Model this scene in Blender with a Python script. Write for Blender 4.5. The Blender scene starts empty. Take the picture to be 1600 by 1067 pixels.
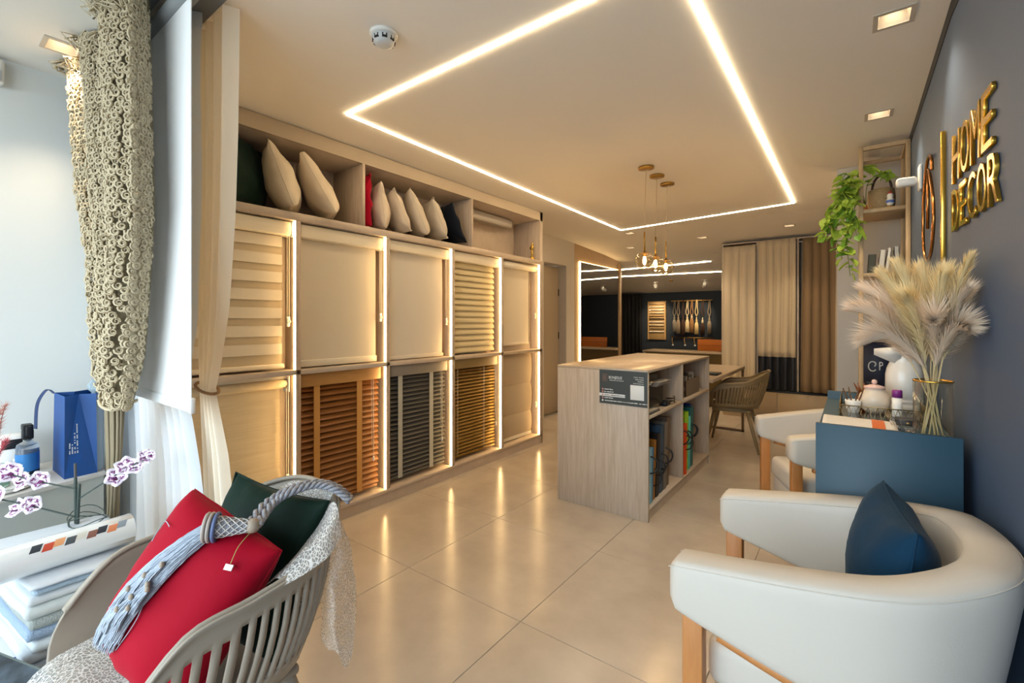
import bpy, bmesh, math, random
from mathutils import Vector, Matrix, noise
random.seed(7)
scene = bpy.context.scene
C = scene.collection
PI = math.pi
R = math.radians

# ------------------------------------------------------------------ camera
cam_d = bpy.data.cameras.new('camera'); cam = bpy.data.objects.new('camera', cam_d); C.objects.link(cam)
cam.location = (0, 0, 1.3); cam.rotation_euler = (R(90), 0, R(36.8))
cam_d.sensor_width = 36; cam_d.lens = 712.42 / 1600 * 36
cam_d.shift_y = -(533.5 - 502.41) / 1600
cam_d.clip_start = 0.02; cam_d.clip_end = 200
scene.camera = cam

# ------------------------------------------------------------------ world: overcast daylight outside the shop front
w = bpy.data.worlds.new('sky'); scene.world = w; w.use_nodes = True
bg = w.node_tree.nodes['Background']
bg.inputs[0].default_value = (0.76, 0.90, 1.0, 1); bg.inputs[1].default_value = 4.5

# ------------------------------------------------------------------ exposure
vs = scene.view_settings
vs.view_transform = 'Standard'; vs.look = 'None'; vs.gamma = 1.0; vs.use_curve_mapping = False
vs.exposure = 0.66
scene.display_settings.display_device = 'sRGB'
LED_CEIL = 30.0        # ceiling line strength
LED_CAB = 16.0         # cabinet strips
DOWN = 18.0            # downlight lamp watts
WARM = (1.0, 0.64, 0.27)
WARM2 = (1.0, 0.77, 0.48)
SPOTC = (1.0, 0.79, 0.53)

# a portal that guides daylight sampling through the shop-front opening
pl = bpy.data.lights.new('shopfront_daylight_portal', 'AREA'); pl.shape = 'RECTANGLE'; pl.size = 3.3; pl.size_y = 2.4
pl.cycles.is_portal = True
po = bpy.data.objects.new('shopfront_daylight_portal', pl); C.objects.link(po)
po.location = (-1.35, -1.28, 1.25); po.rotation_euler = (R(90), 0, 0)

# ------------------------------------------------------------------ mesh helpers
class MB:
    def __init__(s): s.v = []; s.f = []; s.sm = []
    def add(s, vs, fs, smooth=False):
        b = len(s.v); s.v += [tuple(x) for x in vs]
        s.f += [tuple(i + b for i in f) for f in fs]; s.sm += [smooth] * len(fs); return s
    def box(s, x0, x1, y0, y1, z0, z1, M=None):
        vs = [(x, y, z) for z in (z0, z1) for y in (y0, y1) for x in (x0, x1)]
        if M: vs = [M @ Vector(p) for p in vs]
        return s.add(vs, [(0, 2, 3, 1), (4, 5, 7, 6), (0, 1, 5, 4), (2, 6, 7, 3), (0, 4, 6, 2), (1, 3, 7, 5)])
    def rbox(s, x0, x1, y0, y1, z0, z1, b=.01, seg=2, M=None, smooth=True):
        bm = bmesh.new(); bmesh.ops.create_cube(bm, size=1)
        for v in bm.verts:
            v.co = ((x0 + x1) / 2 + v.co.x * (x1 - x0), (y0 + y1) / 2 + v.co.y * (y1 - y0), (z0 + z1) / 2 + v.co.z * (z1 - z0))
        bmesh.ops.bevel(bm, geom=bm.edges[:], offset=b, segments=seg, affect='EDGES', profile=.5)
        bm.verts.index_update()
        vs = [(M @ v.co) if M else v.co.copy() for v in bm.verts]; fs = [[v.index for v in f.verts] for f in bm.faces]
        bm.free(); return s.add(vs, fs, smooth)
    def tube(s, pts, r, n=8, cap=True, smooth=True):
        pts = [Vector(p) for p in pts]; rs = r if isinstance(r, (list, tuple)) else [r] * len(pts)
        vs = []; fs = []; up = None
        for i, p in enumerate(pts):
            d = (pts[min(i + 1, len(pts) - 1)] - pts[max(i - 1, 0)])
            d = d.normalized() if d.length > 1e-9 else Vector((0, 0, 1))
            if up is None: up = Vector((0, 0, 1)) if abs(d.z) < .9 else Vector((1, 0, 0))
            a = d.cross(up)
            if a.length < 1e-6: a = d.cross(Vector((0, 1, 0)))
            a.normalize(); bb = a.cross(d); up = bb
            for k in range(n):
                t = 2 * PI * k / n; vs.append(p + rs[i] * (math.cos(t) * a + math.sin(t) * bb))
        for i in range(len(pts) - 1):
            for k in range(n):
                k2 = (k + 1) % n; fs.append((i * n + k, i * n + k2, (i + 1) * n + k2, (i + 1) * n + k))
        if cap and n > 2: fs.append(tuple(range(n))[::-1]); fs.append(tuple((len(pts) - 1) * n + k for k in range(n)))
        return s.add(vs, fs, smooth)
    def lathe(s, prof, c=(0, 0, 0), n=24, smooth=True, cap=True, M=None):
        vs = []; fs = []
        for (r, z) in prof:
            for k in range(n):
                t = 2 * PI * k / n; p = Vector((c[0] + r * math.cos(t), c[1] + r * math.sin(t), c[2] + z)); vs.append(M @ p if M else p)
        m = len(prof)
        for i in range(m - 1):
            for k in range(n):
                k2 = (k + 1) % n; fs.append((i * n + k, i * n + k2, (i + 1) * n + k2, (i + 1) * n + k))
        if cap: fs.append(tuple(range(n))[::-1]); fs.append(tuple((m - 1) * n + k for k in range(n)))
        return s.add(vs, fs, smooth)
    def prism(s, poly, z0, z1, M=None):
        n = len(poly); vs = [(x, y, z0) for x, y in poly] + [(x, y, z1) for x, y in poly]
        if M: vs = [M @ Vector(p) for p in vs]
        fs = [tuple(range(n))[::-1], tuple(range(n, 2 * n))] + [(i, (i + 1) % n, n + (i + 1) % n, n + i) for i in range(n)]
        return s.add(vs, fs)
    def grid(s, fn, nu, nv, smooth=True, closed_u=False):
        vs = [fn(i / nu, j / nv) for j in range(nv + 1) for i in range(nu + 1)]
        W = nu + 1
        fs = [(j * W + i, j * W + i + 1, (j + 1) * W + i + 1, (j + 1) * W + i) for j in range(nv) for i in range(nu)]
        return s.add(vs, fs, smooth)
    def mesh(s, name, off=(0, 0, 0)):
        me = bpy.data.meshes.new(name)
        me.from_pydata([(a - off[0], b - off[1], c - off[2]) for a, b, c in s.v], [], s.f)
        me.polygons.foreach_set('use_smooth', s.sm); me.update(); return me

ORIG = {}
def obj(name, mb, mat=None, parent=None, label=None, kind=None, loc=None):
    """mesh coordinates are world coordinates for a thing that stands still, local ones for a thing built at its own origin"""
    off = ORIG.get(parent.name, (0, 0, 0)) if parent else (loc or (0, 0, 0))
    me = mb if isinstance(mb, bpy.types.Mesh) else mb.mesh(name, off)
    o = bpy.data.objects.new(name, me); C.objects.link(o)
    if mat: 
        me.materials.clear(); me.materials.append(mat)
    if parent: o.parent = parent; ORIG[o.name] = off
    elif loc: o.location = loc; ORIG[o.name] = loc
    if label: o['label'] = label
    if kind: o['kind'] = kind
    return o
def tag(o, label, cat, group=None, kind=None):
    o['label'] = label; o['category'] = cat
    if group: o['group'] = group
    if kind: o['kind'] = kind
    return o
def thing(name, label, cat, loc=(0, 0, 0), group=None):
    o = bpy.data.objects.new(name, None); C.objects.link(o); o.empty_display_size = .05
    o.location = loc; ORIG[o.name] = tuple(loc); return tag(o, label, cat, group)
def struct(name, mb, mat, label=None):
    o = obj(name, mb, mat); o['kind'] = 'structure'
    if label: o['label'] = label
    return o
def copy_tree(o, parent=None, label=None):
    c = o.copy(); C.objects.link(c); c.parent = parent
    if label: c['label'] = label
    for ch in o.children: copy_tree(ch, c)
    return c
def box(*a, **k): return MB().box(*a, **k)
def rbox(*a, **k): return MB().rbox(*a, **k)
def tube(*a, **k): return MB().tube(*a, **k)
def lathe(*a, **k): return MB().lathe(*a, **k)
def lerp(a, b, t): return a + (b - a) * t
def interp(tab, x):
    if x <= tab[0][0]: return tab[0][1]
    for (a, va), (b, vb) in zip(tab, tab[1:]):
        if x <= b:
            t = (x - a) / (b - a); return va + (vb - va) * t
    return tab[-1][1]
def spline(pts, n=6):
    pts = [Vector(p) for p in pts]; out = []
    for i in range(len(pts) - 1):
        p0 = pts[max(i - 1, 0)]; p1 = pts[i]; p2 = pts[i + 1]; p3 = pts[min(i + 2, len(pts) - 1)]
        for k in range(n):
            t = k / n
            out.append(.5 * ((2 * p1) + (p2 - p0) * t + (2 * p0 - 5 * p1 + 4 * p2 - p3) * t * t + (3 * p1 - p0 - 3 * p2 + p3) * t ** 3))
    out.append(pts[-1]); return out

# ------------------------------------------------------------------ materials
def lin(h):
    h = h.lstrip('#'); c = [int(h[i:i + 2], 16) / 255 for i in (0, 2, 4)]
    return tuple(x / 12.92 if x <= .04045 else ((x + .055) / 1.055) ** 2.4 for x in c)
MATS = {}
def mat(name, col, rough=.5, metal=0.0, spec=.5, bump=0, bscale=60, vary=0, vscale=4, sheen=0, trans=0, alpha=1, emit=None, es=0, ior=1.45, transl=0, stretch=None, coat=0):
    if name in MATS: return MATS[name]
    if isinstance(col, str): col = lin(col)
    m = bpy.data.materials.new(name); m.use_nodes = True; nt = m.node_tree; N = nt.nodes; L = nt.links
    b = N['Principled BSDF']; b.inputs['Base Color'].default_value = (*col, 1); b.inputs['Roughness'].default_value = rough
    b.inputs['Metallic'].default_value = metal; b.inputs['Specular IOR Level'].default_value = spec; b.inputs['IOR'].default_value = ior
    b.inputs['Transmission Weight'].default_value = trans; b.inputs['Alpha'].default_value = alpha
    b.inputs['Coat Weight'].default_value = coat
    if sheen: b.inputs['Sheen Weight'].default_value = sheen; b.inputs['Sheen Roughness'].default_value = .4
    if emit: b.inputs['Emission Color'].default_value = (*emit, 1); b.inputs['Emission Strength'].default_value = es
    if bump or vary:
        tc = N.new('ShaderNodeTexCoord'); mp = N.new('ShaderNodeMapping'); L.new(tc.outputs['Object'], mp.inputs[0])
        if stretch: mp.inputs['Scale'].default_value = stretch
    if vary:
        n = N.new('ShaderNodeTexNoise'); n.inputs['Scale'].default_value = vscale; n.inputs['Detail'].default_value = 5
        L.new(mp.outputs[0], n.inputs['Vector'])
        rp = N.new('ShaderNodeValToRGB')
        rp.color_ramp.elements[0].position = .3; rp.color_ramp.elements[1].position = .7
        rp.color_ramp.elements[0].color = (*[c * (1 - vary) for c in col], 1); rp.color_ramp.elements[1].color = (*[min(1, c * (1 + vary)) for c in col], 1)
        L.new(n.outputs[0], rp.inputs[0]); L.new(rp.outputs[0], b.inputs['Base Color'])
    if bump:
        n2 = N.new('ShaderNodeTexNoise'); n2.inputs['Scale'].default_value = bscale; n2.inputs['Detail'].default_value = 3
        L.new(mp.outputs[0], n2.inputs['Vector'])
        bp = N.new('ShaderNodeBump'); bp.inputs['Strength'].default_value = bump; bp.inputs['Distance'].default_value = .01
        L.new(n2.outputs[0], bp.inputs['Height']); L.new(bp.outputs[0], b.inputs['Normal'])
    if transl:
        out = N['Material Output']; t = N.new('ShaderNodeBsdfTranslucent'); t.inputs[0].default_value = (*col, 1)
        mx = N.new('ShaderNodeMixShader'); mx.inputs[0].default_value = transl
        L.new(b.outputs[0], mx.inputs[1]); L.new(t.outputs[0], mx.inputs[2]); L.new(mx.outputs[0], out.inputs[0])
    MATS[name] = m; return m
def emis(name, col, s):
    if name in MATS: return MATS[name]
    m = bpy.data.materials.new(name); m.use_nodes = True; nt = m.node_tree; nt.nodes.clear()
    e = nt.nodes.new('ShaderNodeEmission'); e.inputs[0].default_value = (*col, 1); e.inputs[1].default_value = s
    o = nt.nodes.new('ShaderNodeOutputMaterial'); nt.links.new(e.outputs[0], o.inputs[0]); MATS[name] = m; return m
def wood(name, c1, c2, scale=(3, 3, 30), rough=.45, band=8):
    if name in MATS: return MATS[name]
    c1 = lin(c1); c2 = lin(c2)
    m = bpy.data.materials.new(name); m.use_nodes = True; nt = m.node_tree; N = nt.nodes; L = nt.links; b = N['Principled BSDF']
    b.inputs['Roughness'].default_value = rough
    tc = N.new('ShaderNodeTexCoord'); mp = N.new('ShaderNodeMapping'); mp.inputs['Scale'].default_value = scale
    L.new(tc.outputs['Object'], mp.inputs[0])
    n = N.new('ShaderNodeTexNoise'); n.inputs['Scale'].default_value = band; n.inputs['Detail'].default_value = 8; n.inputs['Roughness'].default_value = .65; n.inputs['Distortion'].default_value = .3
    L.new(mp.outputs[0], n.inputs['Vector'])
    rp = N.new('ShaderNodeValToRGB'); rp.color_ramp.elements[0].position = .32; rp.color_ramp.elements[1].position = .68
    rp.color_ramp.elements[0].color = (*c1, 1); rp.color_ramp.elements[1].color = (*c2, 1)
    L.new(n.outputs[0], rp.inputs[0]); L.new(rp.outputs[0], b.inputs['Base Color'])
    bp = N.new('ShaderNodeBump'); bp.inputs['Strength'].default_value = .05; L.new(n.outputs[0], bp.inputs['Height']); L.new(bp.outputs[0], b.inputs['Normal'])
    MATS[name] = m; return m
def sheer(name, col, op=.6, rough=.8):
    if name in MATS: return MATS[name]
    if isinstance(col, str): col = lin(col)
    m = bpy.data.materials.new(name); m.use_nodes = True; nt = m.node_tree; N = nt.nodes; L = nt.links; N.clear()
    d = N.new('ShaderNodeBsdfDiffuse'); d.inputs[0].default_value = (*col, 1)
    t = N.new('ShaderNodeBsdfTranslucent'); t.inputs[0].default_value = (*col, 1)
    tr = N.new('ShaderNodeBsdfTransparent'); o = N.new('ShaderNodeOutputMaterial')
    a = N.new('ShaderNodeMixShader'); a.inputs[0].default_value = .28; L.new(d.outputs[0], a.inputs[1]); L.new(t.outputs[0], a.inputs[2])
    x = N.new('ShaderNodeMixShader'); x.inputs[0].default_value = op; L.new(tr.outputs[0], x.inputs[1]); L.new(a.outputs[0], x.inputs[2])
    L.new(x.outputs[0], o.inputs[0]); MATS[name] = m; return m
def lace(name, col, scale=55, thr=.42, op=1.0):
    """open crochet: holes between worked threads, cut by a cell pattern in the cloth's own coordinates (UV)"""
    m = bpy.data.materials.new(name); m.use_nodes = True; nt = m.node_tree; N = nt.nodes; L = nt.links; N.clear()
    col = lin(col)
    d = N.new('ShaderNodeBsdfDiffuse'); d.inputs[0].default_value = (*col, 1)
    t = N.new('ShaderNodeBsdfTranslucent'); t.inputs[0].default_value = (*col, 1)
    tr = N.new('ShaderNodeBsdfTransparent'); o = N.new('ShaderNodeOutputMaterial')
    tc = N.new('ShaderNodeTexCoord'); nz = N.new('ShaderNodeTexNoise'); nz.inputs['Scale'].default_value = 25
    va = N.new('ShaderNodeVectorMath'); va.operation = 'MULTIPLY_ADD'; va.inputs[1].default_value = (.03, .03, .03)
    L.new(tc.outputs['UV'], nz.inputs['Vector']); L.new(nz.outputs['Color'], va.inputs[0]); L.new(tc.outputs['UV'], va.inputs[2])
    v = N.new('ShaderNodeTexVoronoi'); v.feature = 'DISTANCE_TO_EDGE'; v.inputs['Scale'].default_value = scale; L.new(va.outputs[0], v.inputs['Vector'])
    rp = N.new('ShaderNodeMapRange'); rp.inputs[1].default_value = thr * .55; rp.inputs[2].default_value = thr; rp.inputs[3].default_value = op; rp.inputs[4].default_value = .3
    L.new(v.outputs['Distance'], rp.inputs[0])
    a = N.new('ShaderNodeMixShader'); a.inputs[0].default_value = .35; L.new(d.outputs[0], a.inputs[1]); L.new(t.outputs[0], a.inputs[2])
    bp = N.new('ShaderNodeBump'); bp.inputs['Strength'].default_value = .6; bp.inputs['Distance'].default_value = .004; bp.invert = True
    L.new(v.outputs['Distance'], bp.inputs['Height']); L.new(bp.outputs[0], d.inputs['Normal'])
    x = N.new('ShaderNodeMixShader'); L.new(rp.outputs[0], x.inputs[0]); L.new(tr.outputs[0], x.inputs[1]); L.new(a.outputs[0], x.inputs[2])
    L.new(x.outputs[0], o.inputs[0]); MATS[name] = m; return m

def thin_glass(name, tint='#ffffff', gl=.12):
    m = bpy.data.materials.new(name); m.use_nodes = True; nt = m.node_tree; N = nt.nodes; L = nt.links; N.clear()
    tr = N.new('ShaderNodeBsdfTransparent'); tr.inputs[0].default_value = (*lin(tint), 1); g = N.new('ShaderNodeBsdfGlossy'); g.inputs['Roughness'].default_value = .02
    lw = N.new('ShaderNodeLayerWeight'); lw.inputs[0].default_value = gl; mx = N.new('ShaderNodeMixShader'); o = N.new('ShaderNodeOutputMaterial')
    L.new(lw.outputs['Facing'], mx.inputs[0]); L.new(tr.outputs[0], mx.inputs[1]); L.new(g.outputs[0], mx.inputs[2]); L.new(mx.outputs[0], o.inputs[0]); MATS[name] = m; return m
M_ceil = mat('ceiling_paint', '#e6e1d8', .9, spec=.2)
M_wallL = mat('pale_wallcovering', '#dcdedb', .85, bump=.08, bscale=300, stretch=(1, 1, 1))
M_wall = mat('greige_paint', '#cfc6b8', .85)
M_wallR = mat('slate_blue_paint', '#43536b', .55, bump=.03, bscale=120)
M_navy = mat('far_navy_paint', '#232a33', .75)
M_grey = mat('pillar_grey', '#b3ada4', .8)
M_grout = mat('grout', '#8d8579', .9)
M_black = mat('shadow_gap_black', '#0c0f16', .6)
M_lam = wood('oak_laminate', '#bcab97', '#c9b9a6', (1.5, 1.5, 1.5), .5, 5)
M_lamv = wood('oak_laminate_vertical', '#ad9a84', '#c6b6a3', (26, 26, 1.6), .5, 2.4)
M_lamtop = wood('oak_laminate_top', '#b09c85', '#bda98f', (14, 1.2, 14), .3, 3)
M_white = mat('white_plastic', '#e9e6df', .4)
M_offw = mat('offwhite_metal', '#d9d2c3', .4)
M_chrome = mat('chrome', '#d8d8d8', .12, 1)
M_brass = mat('satin_brass', '#b08a45', .3, 1)
M_gold = mat('polished_gold', '#e0b04c', .16, 1)
M_dark = mat('dark_plastic', '#16171a', .45)
M_glass = mat('clear_glass', '#ffffff', .02, trans=1, ior=1.45)
M_led = emis('led_ceiling', WARM2, LED_CEIL)
M_ledc = emis('led_cabinet', WARM, LED_CAB)

# floor tile: polished beige porcelain with soft clouds
def tile_mat():
    m = bpy.data.materials.new('polished_porcelain'); m.use_nodes = True; nt = m.node_tree; N = nt.nodes; L = nt.links; b = N['Principled BSDF']
    g = N.new('ShaderNodeNewGeometry'); n = N.new('ShaderNodeTexNoise'); n.inputs['Scale'].default_value = 2.2; n.inputs['Detail'].default_value = 6; n.inputs['Roughness'].default_value = .6
    L.new(g.outputs['Position'], n.inputs['Vector'])
    rp = N.new('ShaderNodeValToRGB'); rp.color_ramp.elements[0].position = .3; rp.color_ramp.elements[1].position = .72
    rp.color_ramp.elements[0].color = (*lin('#b2a596'), 1); rp.color_ramp.elements[1].color = (*lin('#c9bdad'), 1)
    L.new(n.outputs[0], rp.inputs[0]); L.new(rp.outputs[0], b.inputs['Base Color'])
    n2 = N.new('ShaderNodeTexNoise'); n2.inputs['Scale'].default_value = 5; n2.inputs['Detail'].default_value = 4; L.new(g.outputs['Position'], n2.inputs['Vector'])
    mr = N.new('ShaderNodeMapRange'); mr.inputs[3].default_value = .12; mr.inputs[4].default_value = .3; L.new(n2.outputs[0], mr.inputs[0]); L.new(mr.outputs[0], b.inputs['Roughness'])
    return m
M_tile = tile_mat()

# ================================================================== SETTING
CZ = 2.47
XL, XD, XR = -3.04, -3.3, 0.289
# floor: grout bed with one porcelain tile per cell
floor = struct('floor', box(-6.2, .6, -1.5, 10.2, -.1, -.003), M_grout, 'polished beige porcelain tile floor')
TX, TY = .7265, .757; ox, oy = -1.1545, 1.605
tm = rbox(-TX / 2 + .0013, TX / 2 - .0013, -TY / 2 + .0013, TY / 2 - .0013, -.012, 0, .0012, 1, smooth=False).mesh('tile')
tm.materials.append(M_tile)
for i in range(-6, 3):
    for j in range(-4, 12):
        cx, cy = ox + (i + .5) * TX, oy + (j + .5) * TY
        if cx + TX / 2 > .55 or cx - TX / 2 < -6.1: 
            if cx > .9 or cx < -6: continue
        if cx < -3.4 and cy < 6.8: continue
        o = bpy.data.objects.new('tile', tm); C.objects.link(o); o.parent = floor; o.location = (cx, cy, 0)

# ceiling with square openings for the recessed downlights, gently falling beyond y = 5.7
DL = [(.126, 2.289), (.116, 3.305), (-2.70, .41), (-.606, 6.30), (-1.62, 6.45), (-2.70, 6.62), (-2.36, 5.75)]
HS = .052
def ceil_z(y): return interp([(-2, CZ), (5.7, CZ), (6.3, 2.44), (6.88, 2.41), (7.6, 2.355), (10.2, 1.90)], y)
xs = sorted({-6.2, .7} | {v for x, y in DL for v in (x - HS, x + HS)}); ys = sorted({-1.5, 5.7, 6.3, 6.88, 7.6, 10.2} | {v for x, y in DL for v in (y - HS, y + HS)})
cm = MB()
for a, b in zip(xs, xs[1:]):
    for c, d in zip(ys, ys[1:]):
        mx, my = (a + b) / 2, (c + d) / 2
        if any(abs(mx - x) < HS and abs(my - y) < HS for x, y in DL): continue
        cm.add([(a, c, ceil_z(c)), (a, d, ceil_z(d)), (b, d, ceil_z(d)), (b, c, ceil_z(c))], [(0, 1, 2, 3)])
cm.add([(-6.2, -1.5, 2.7), (.7, -1.5, 2.7), (.7, 10.2, 2.7), (-6.2, 10.2, 2.7)], [(0, 1, 2, 3)])  # unseen upper sheet, added to block light from above
struct('ceiling', cm, M_ceil, 'smooth white plasterboard ceiling')

struct('wall_left', box(XL - .12, XL, -1.4, 4.12, 0, 2.6), M_wallL, 'pale wall behind the window display')
wr = MB().prism([(XR, 10.1), (XR, 2.3), (.352, 1.0), (.39, -1.4), (.6, -1.4), (.6, 10.1)], 0, 2.415)
struct('wall_right', wr, M_wallR, 'slate blue feature wall')
struct('trim_1', MB().prism([(XR - .003, 10.1), (XR - .003, 2.3), (.349, 1.0), (.387, -1.4), (.6, -1.4), (.6, 10.1)], 2.415, CZ + .02), M_black, 'black strip painted as a shadow gap under the ceiling')  # solid strip on the wall face; the gap's shade is put into its black
# wall with the door
wd = MB()
wd.box(XD - .14, XD, 4.12, 5.12, 0, 2.6); wd.box(XD - .14, XD, 5.70, 5.95, 0, 2.6); wd.box(XD - .14, XD, 5.12, 5.70, 2.10, 2.6)
wd.box(XD - .14, XL, 4.02, 4.119, 0, 2.6)
wd.box(XD - .32, XD - .30, 4.9, 5.9, 0, 2.6)  # unseen backing added behind the door, stops daylight leaking over its head
struct('wall_door', wd, M_wall, 'greige wall with the flush door')
dr = obj('door_1', rbox(XD - .16, XD - .12, 5.12, 5.695, .004, 2.085, .003), mat('door_laminate', '#b9a88f', .5), loc=(XD - .12, 5.4, 0)); dr['kind'] = 'structure'; dr['label'] = 'plain beige flush door set back in the wall'
for z in (.35, 1.1, 1.72): obj('hinge', tube([(XD - .115, 5.69, z - .05), (XD - .115, 5.69, z + .05)], .007, 8), M_dark, dr)
obj('door_frame', box(XD - .12, XD + .004, 5.695, 5.715, 0, 2.1), M_grey, dr)
struct('wall_panelled', box(XD - .14, XD, 5.95, 7.62, 0, 2.46), wood('warm_oak_panel', '#a88a66', '#b6986f', (1.5, 20, 1.2), .5, 3), 'oak panelled wall around the tall mirror')
struct('wall_far', box(-6.2, .6, 10.0, 10.15, 0, 2.3), M_navy, 'dark navy wall of the far room')
struct('wall_far_left', MB().box(-6.2, -6.05, 7.62, 10.0, 0, 2.6).box(-6.2, XD - .14, 7.55, 7.62, 0, 2.6), M_navy)
struct('wall_pillar', box(-.098, XR, 4.30, 6.84, 0, CZ - .002), M_grey, 'grey plastered pillar behind the etagere')
# shop front behind the camera: aluminium frame with open daylight beyond
sf = MB().box(-3.2, .6, -1.42, -1.34, 0, .08).box(-3.2, .6, -1.42, -1.34, 2.4, 2.6)
for x in (-3.12, -1.9, -.75, .38): sf.box(x - .025, x + .025, -1.42, -1.34, .08, 2.4)
struct('window_1', sf, M_dark, 'dark aluminium shop-front frame')
struct('ground_outside', box(-12, 10, -14, -1.5, -.12, -.02), mat('pavement', '#9a9a98', .9))

# ================================================================== CEILING FITTINGS
def seg_strip(a, b, w=.022, h=.006):
    a = Vector(a); b = Vector(b); d = (b - a); n = Vector((-d.y, d.x, 0)).normalized() * w / 2; dn = Vector((0, 0, -h))
    vs = [a - n, a + n, b + n, b - n]; vs = [v + dn for v in vs] + vs
    return MB().add(vs, [(0, 1, 2, 3)[::-1], (4, 5, 6, 7), (0, 1, 5, 4), (1, 2, 6, 5), (2, 3, 7, 6), (3, 0, 4, 7)])
cl = thing('ceiling_light_line', 'large rectangular LED line set into the ceiling', 'light', (-1.4, 3.5, CZ))
Q = [(-2.285, 1.502, CZ), (-2.375, 5.50, CZ), (-.467, 5.25, CZ), (-.46, 1.495, CZ)]
for k in range(4): obj('led_segment', seg_strip(Q[k], Q[(k + 1) % 4], .013), M_led, cl)
for k, (p, q, lb) in enumerate([((-3.515, 8.071), (-1.878, 7.956), 'nearer of the two straight LED lines in the far ceiling'), ((-4.178, 8.503), (-1.841, 8.604), 'farther of the two straight LED lines in the far ceiling')]):
    a = (p[0], p[1], ceil_z(p[1]) - .001); b = (q[0], q[1], ceil_z(q[1]) - .001)
    tag(obj('far_light_line', seg_strip(a, b, .03), M_led, loc=((a[0] + b[0]) / 2, (a[1] + b[1]) / 2, a[2])), lb, 'light', 'far room LED lines')
M_spotE = emis('downlight_lamp', SPOTC, 10)
M_dlw = mat('downlight_white', '#b9b0a2', .6)
dll = ['square recessed downlight nearest the camera beside the blue wall', 'square recessed downlight above the gold wall lettering, second along the wall',
       'square recessed downlight beside the knitted curtain', 'square downlight in front of the taupe curtain', 'square downlight left of the cream curtains, above the pendants',
       'small square downlight above the tall mirror', 'square downlight near the far corner of the ceiling LED line']
for (x, y), lb in zip(DL, dll):
    z = ceil_z(y); t = thing('downlight', lb, 'light', (x, y, z), 'recessed ceiling downlights')
    fr = MB()
    o_, i_ = HS + .012, HS - .004
    for (a, b, c, d) in ((-o_, o_, -o_, -i_), (-o_, o_, i_, o_), (-o_, -i_, -i_, i_), (i_, o_, -i_, i_)): fr.box(x + a, x + b, y + c, y + d, z - .004, z + .001)
    obj('frame', fr, M_dlw, t)
    rc = MB(); a0 = HS - .003; a1 = HS - .012; zb = z + .045
    rc.add([(x - a0, y - a0, z), (x + a0, y - a0, z), (x + a0, y + a0, z), (x - a0, y + a0, z), (x - a1, y - a1, zb), (x + a1, y - a1, zb), (x + a1, y + a1, zb), (x - a1, y + a1, zb)],
           [(0, 1, 5, 4), (1, 2, 6, 5), (2, 3, 7, 6), (3, 0, 4, 7), (4, 5, 6, 7)])
    obj('recess', rc, M_dlw, t)
    obj('lamp', lathe([(.001, zb - .006), (.030, zb - .006), (.030, zb)], (x, y, 0), 20), M_spotE, t)
    l = bpy.data.lights.new('downlight_beam', 'SPOT'); l.energy = DOWN * (1.0 if y < 5 else .9); l.spot_size = R(95); l.spot_blend = .8; l.color = SPOTC; l.shadow_soft_size = .03
    lo = bpy.data.objects.new('downlight_beam', l); C.objects.link(lo); lo.parent = t; lo.location = (0, 0, -.006)
# smoke detector
t = thing('smoke_detector', 'white round smoke detector on the ceiling', 'detector', (-1.526, 1.171, CZ))
obj('base', lathe([(.052, -.012), (.055, -.008), (.055, 0)], (-1.526, 1.171, CZ), 32), M_white, t)
obj('chamber', lathe([(.002, -.05), (.025, -.05), (.038, -.044), (.046, -.03), (.046, -.012)], (-1.526, 1.171, CZ), 32), mat('detector_grey', '#c7c9c8', .5), t)
for k in range(8):
    a = k * PI / 4 + .2; Mx = Matrix.Translation((-1.526, 1.171, CZ - .03)) @ Matrix.Rotation(a, 4, 'Z')
    obj('vent', box(.034, .0455, -.010, .010, -.008, .008, Mx), M_dark, t)
# ================================================================== BUILT-IN DISPLAY CABINET (left wall)
XF = -2.668
BAYS = [(.80, 1.411), (1.441, 2.072), (2.102, 2.739), (2.769, 3.403), (3.433, 4.066)]
ZL0, ZL1, ZU0, ZU1 = .10, .98, 1.01, 1.905
ZN0, ZN1 = 1.952, 2.375
cab = thing('display_cabinet', 'long oak laminate display cabinet holding the blinds along the left wall', 'cabinet', (XF, 2.45, 0))
obj('plinth', box(-3.03, XF - .012, .80, 4.11, .0, .075), M_lam, cab)
obj('bottom_board', rbox(-3.03, XF, .78, 4.117, .075, ZL0, .002, 1), M_lam, cab)
obj('middle_shelf', rbox(-2.80, XF, .78, 4.117, ZL1, ZU0, .002, 1), M_lam, cab)
obj('niche_shelf', rbox(-3.03, XF + .002, .78, 4.117, ZU1, ZN0, .002, 1), M_lam, cab)
obj('fascia', box(-2.69, XF, .78, 4.117, ZN1, CZ - .003), mat('fascia_beige', '#b7a78f', .7), cab)
obj('niche_top', box(-3.03, -2.69, .78, 4.117, ZN1, ZN1 + .02), M_lam, cab)
obj('back_panel', box(-2.82, -2.80, .78, 4.117, ZL0, ZU1), M_lam, cab)
obj('niche_back', box(-3.035, -3.02, .78, 4.117, ZN0, ZN1), M_lam, cab)
obj('side_panel', rbox(-3.03, XF, .76, .80, 0, CZ - .003, .002, 1), M_lamv, cab)
obj('side_panel', rbox(-3.03, XF, 4.066, 4.117, 0, CZ - .003, .002, 1), M_lamv, cab)
for (a, b), (c, d) in zip(BAYS, BAYS[1:]):
    obj('divider', rbox(-2.80, XF, b, c, ZL0, ZU1, .002, 1), M_lamv, cab)
for y in (1.872, 2.978): obj('niche_divider', rbox(-3.02, XF, y, y + .022, ZN0, ZN1, .002, 1), M_lamv, cab)
for (a, b) in BAYS:
    for z0, z1 in ((ZL0, ZL1), (ZU0, ZU1)):
        obj('led_strip', box(-2.689, -2.673, b - .006, b, z0 + .002, z1 - .002), M_ledc, cab)

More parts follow.
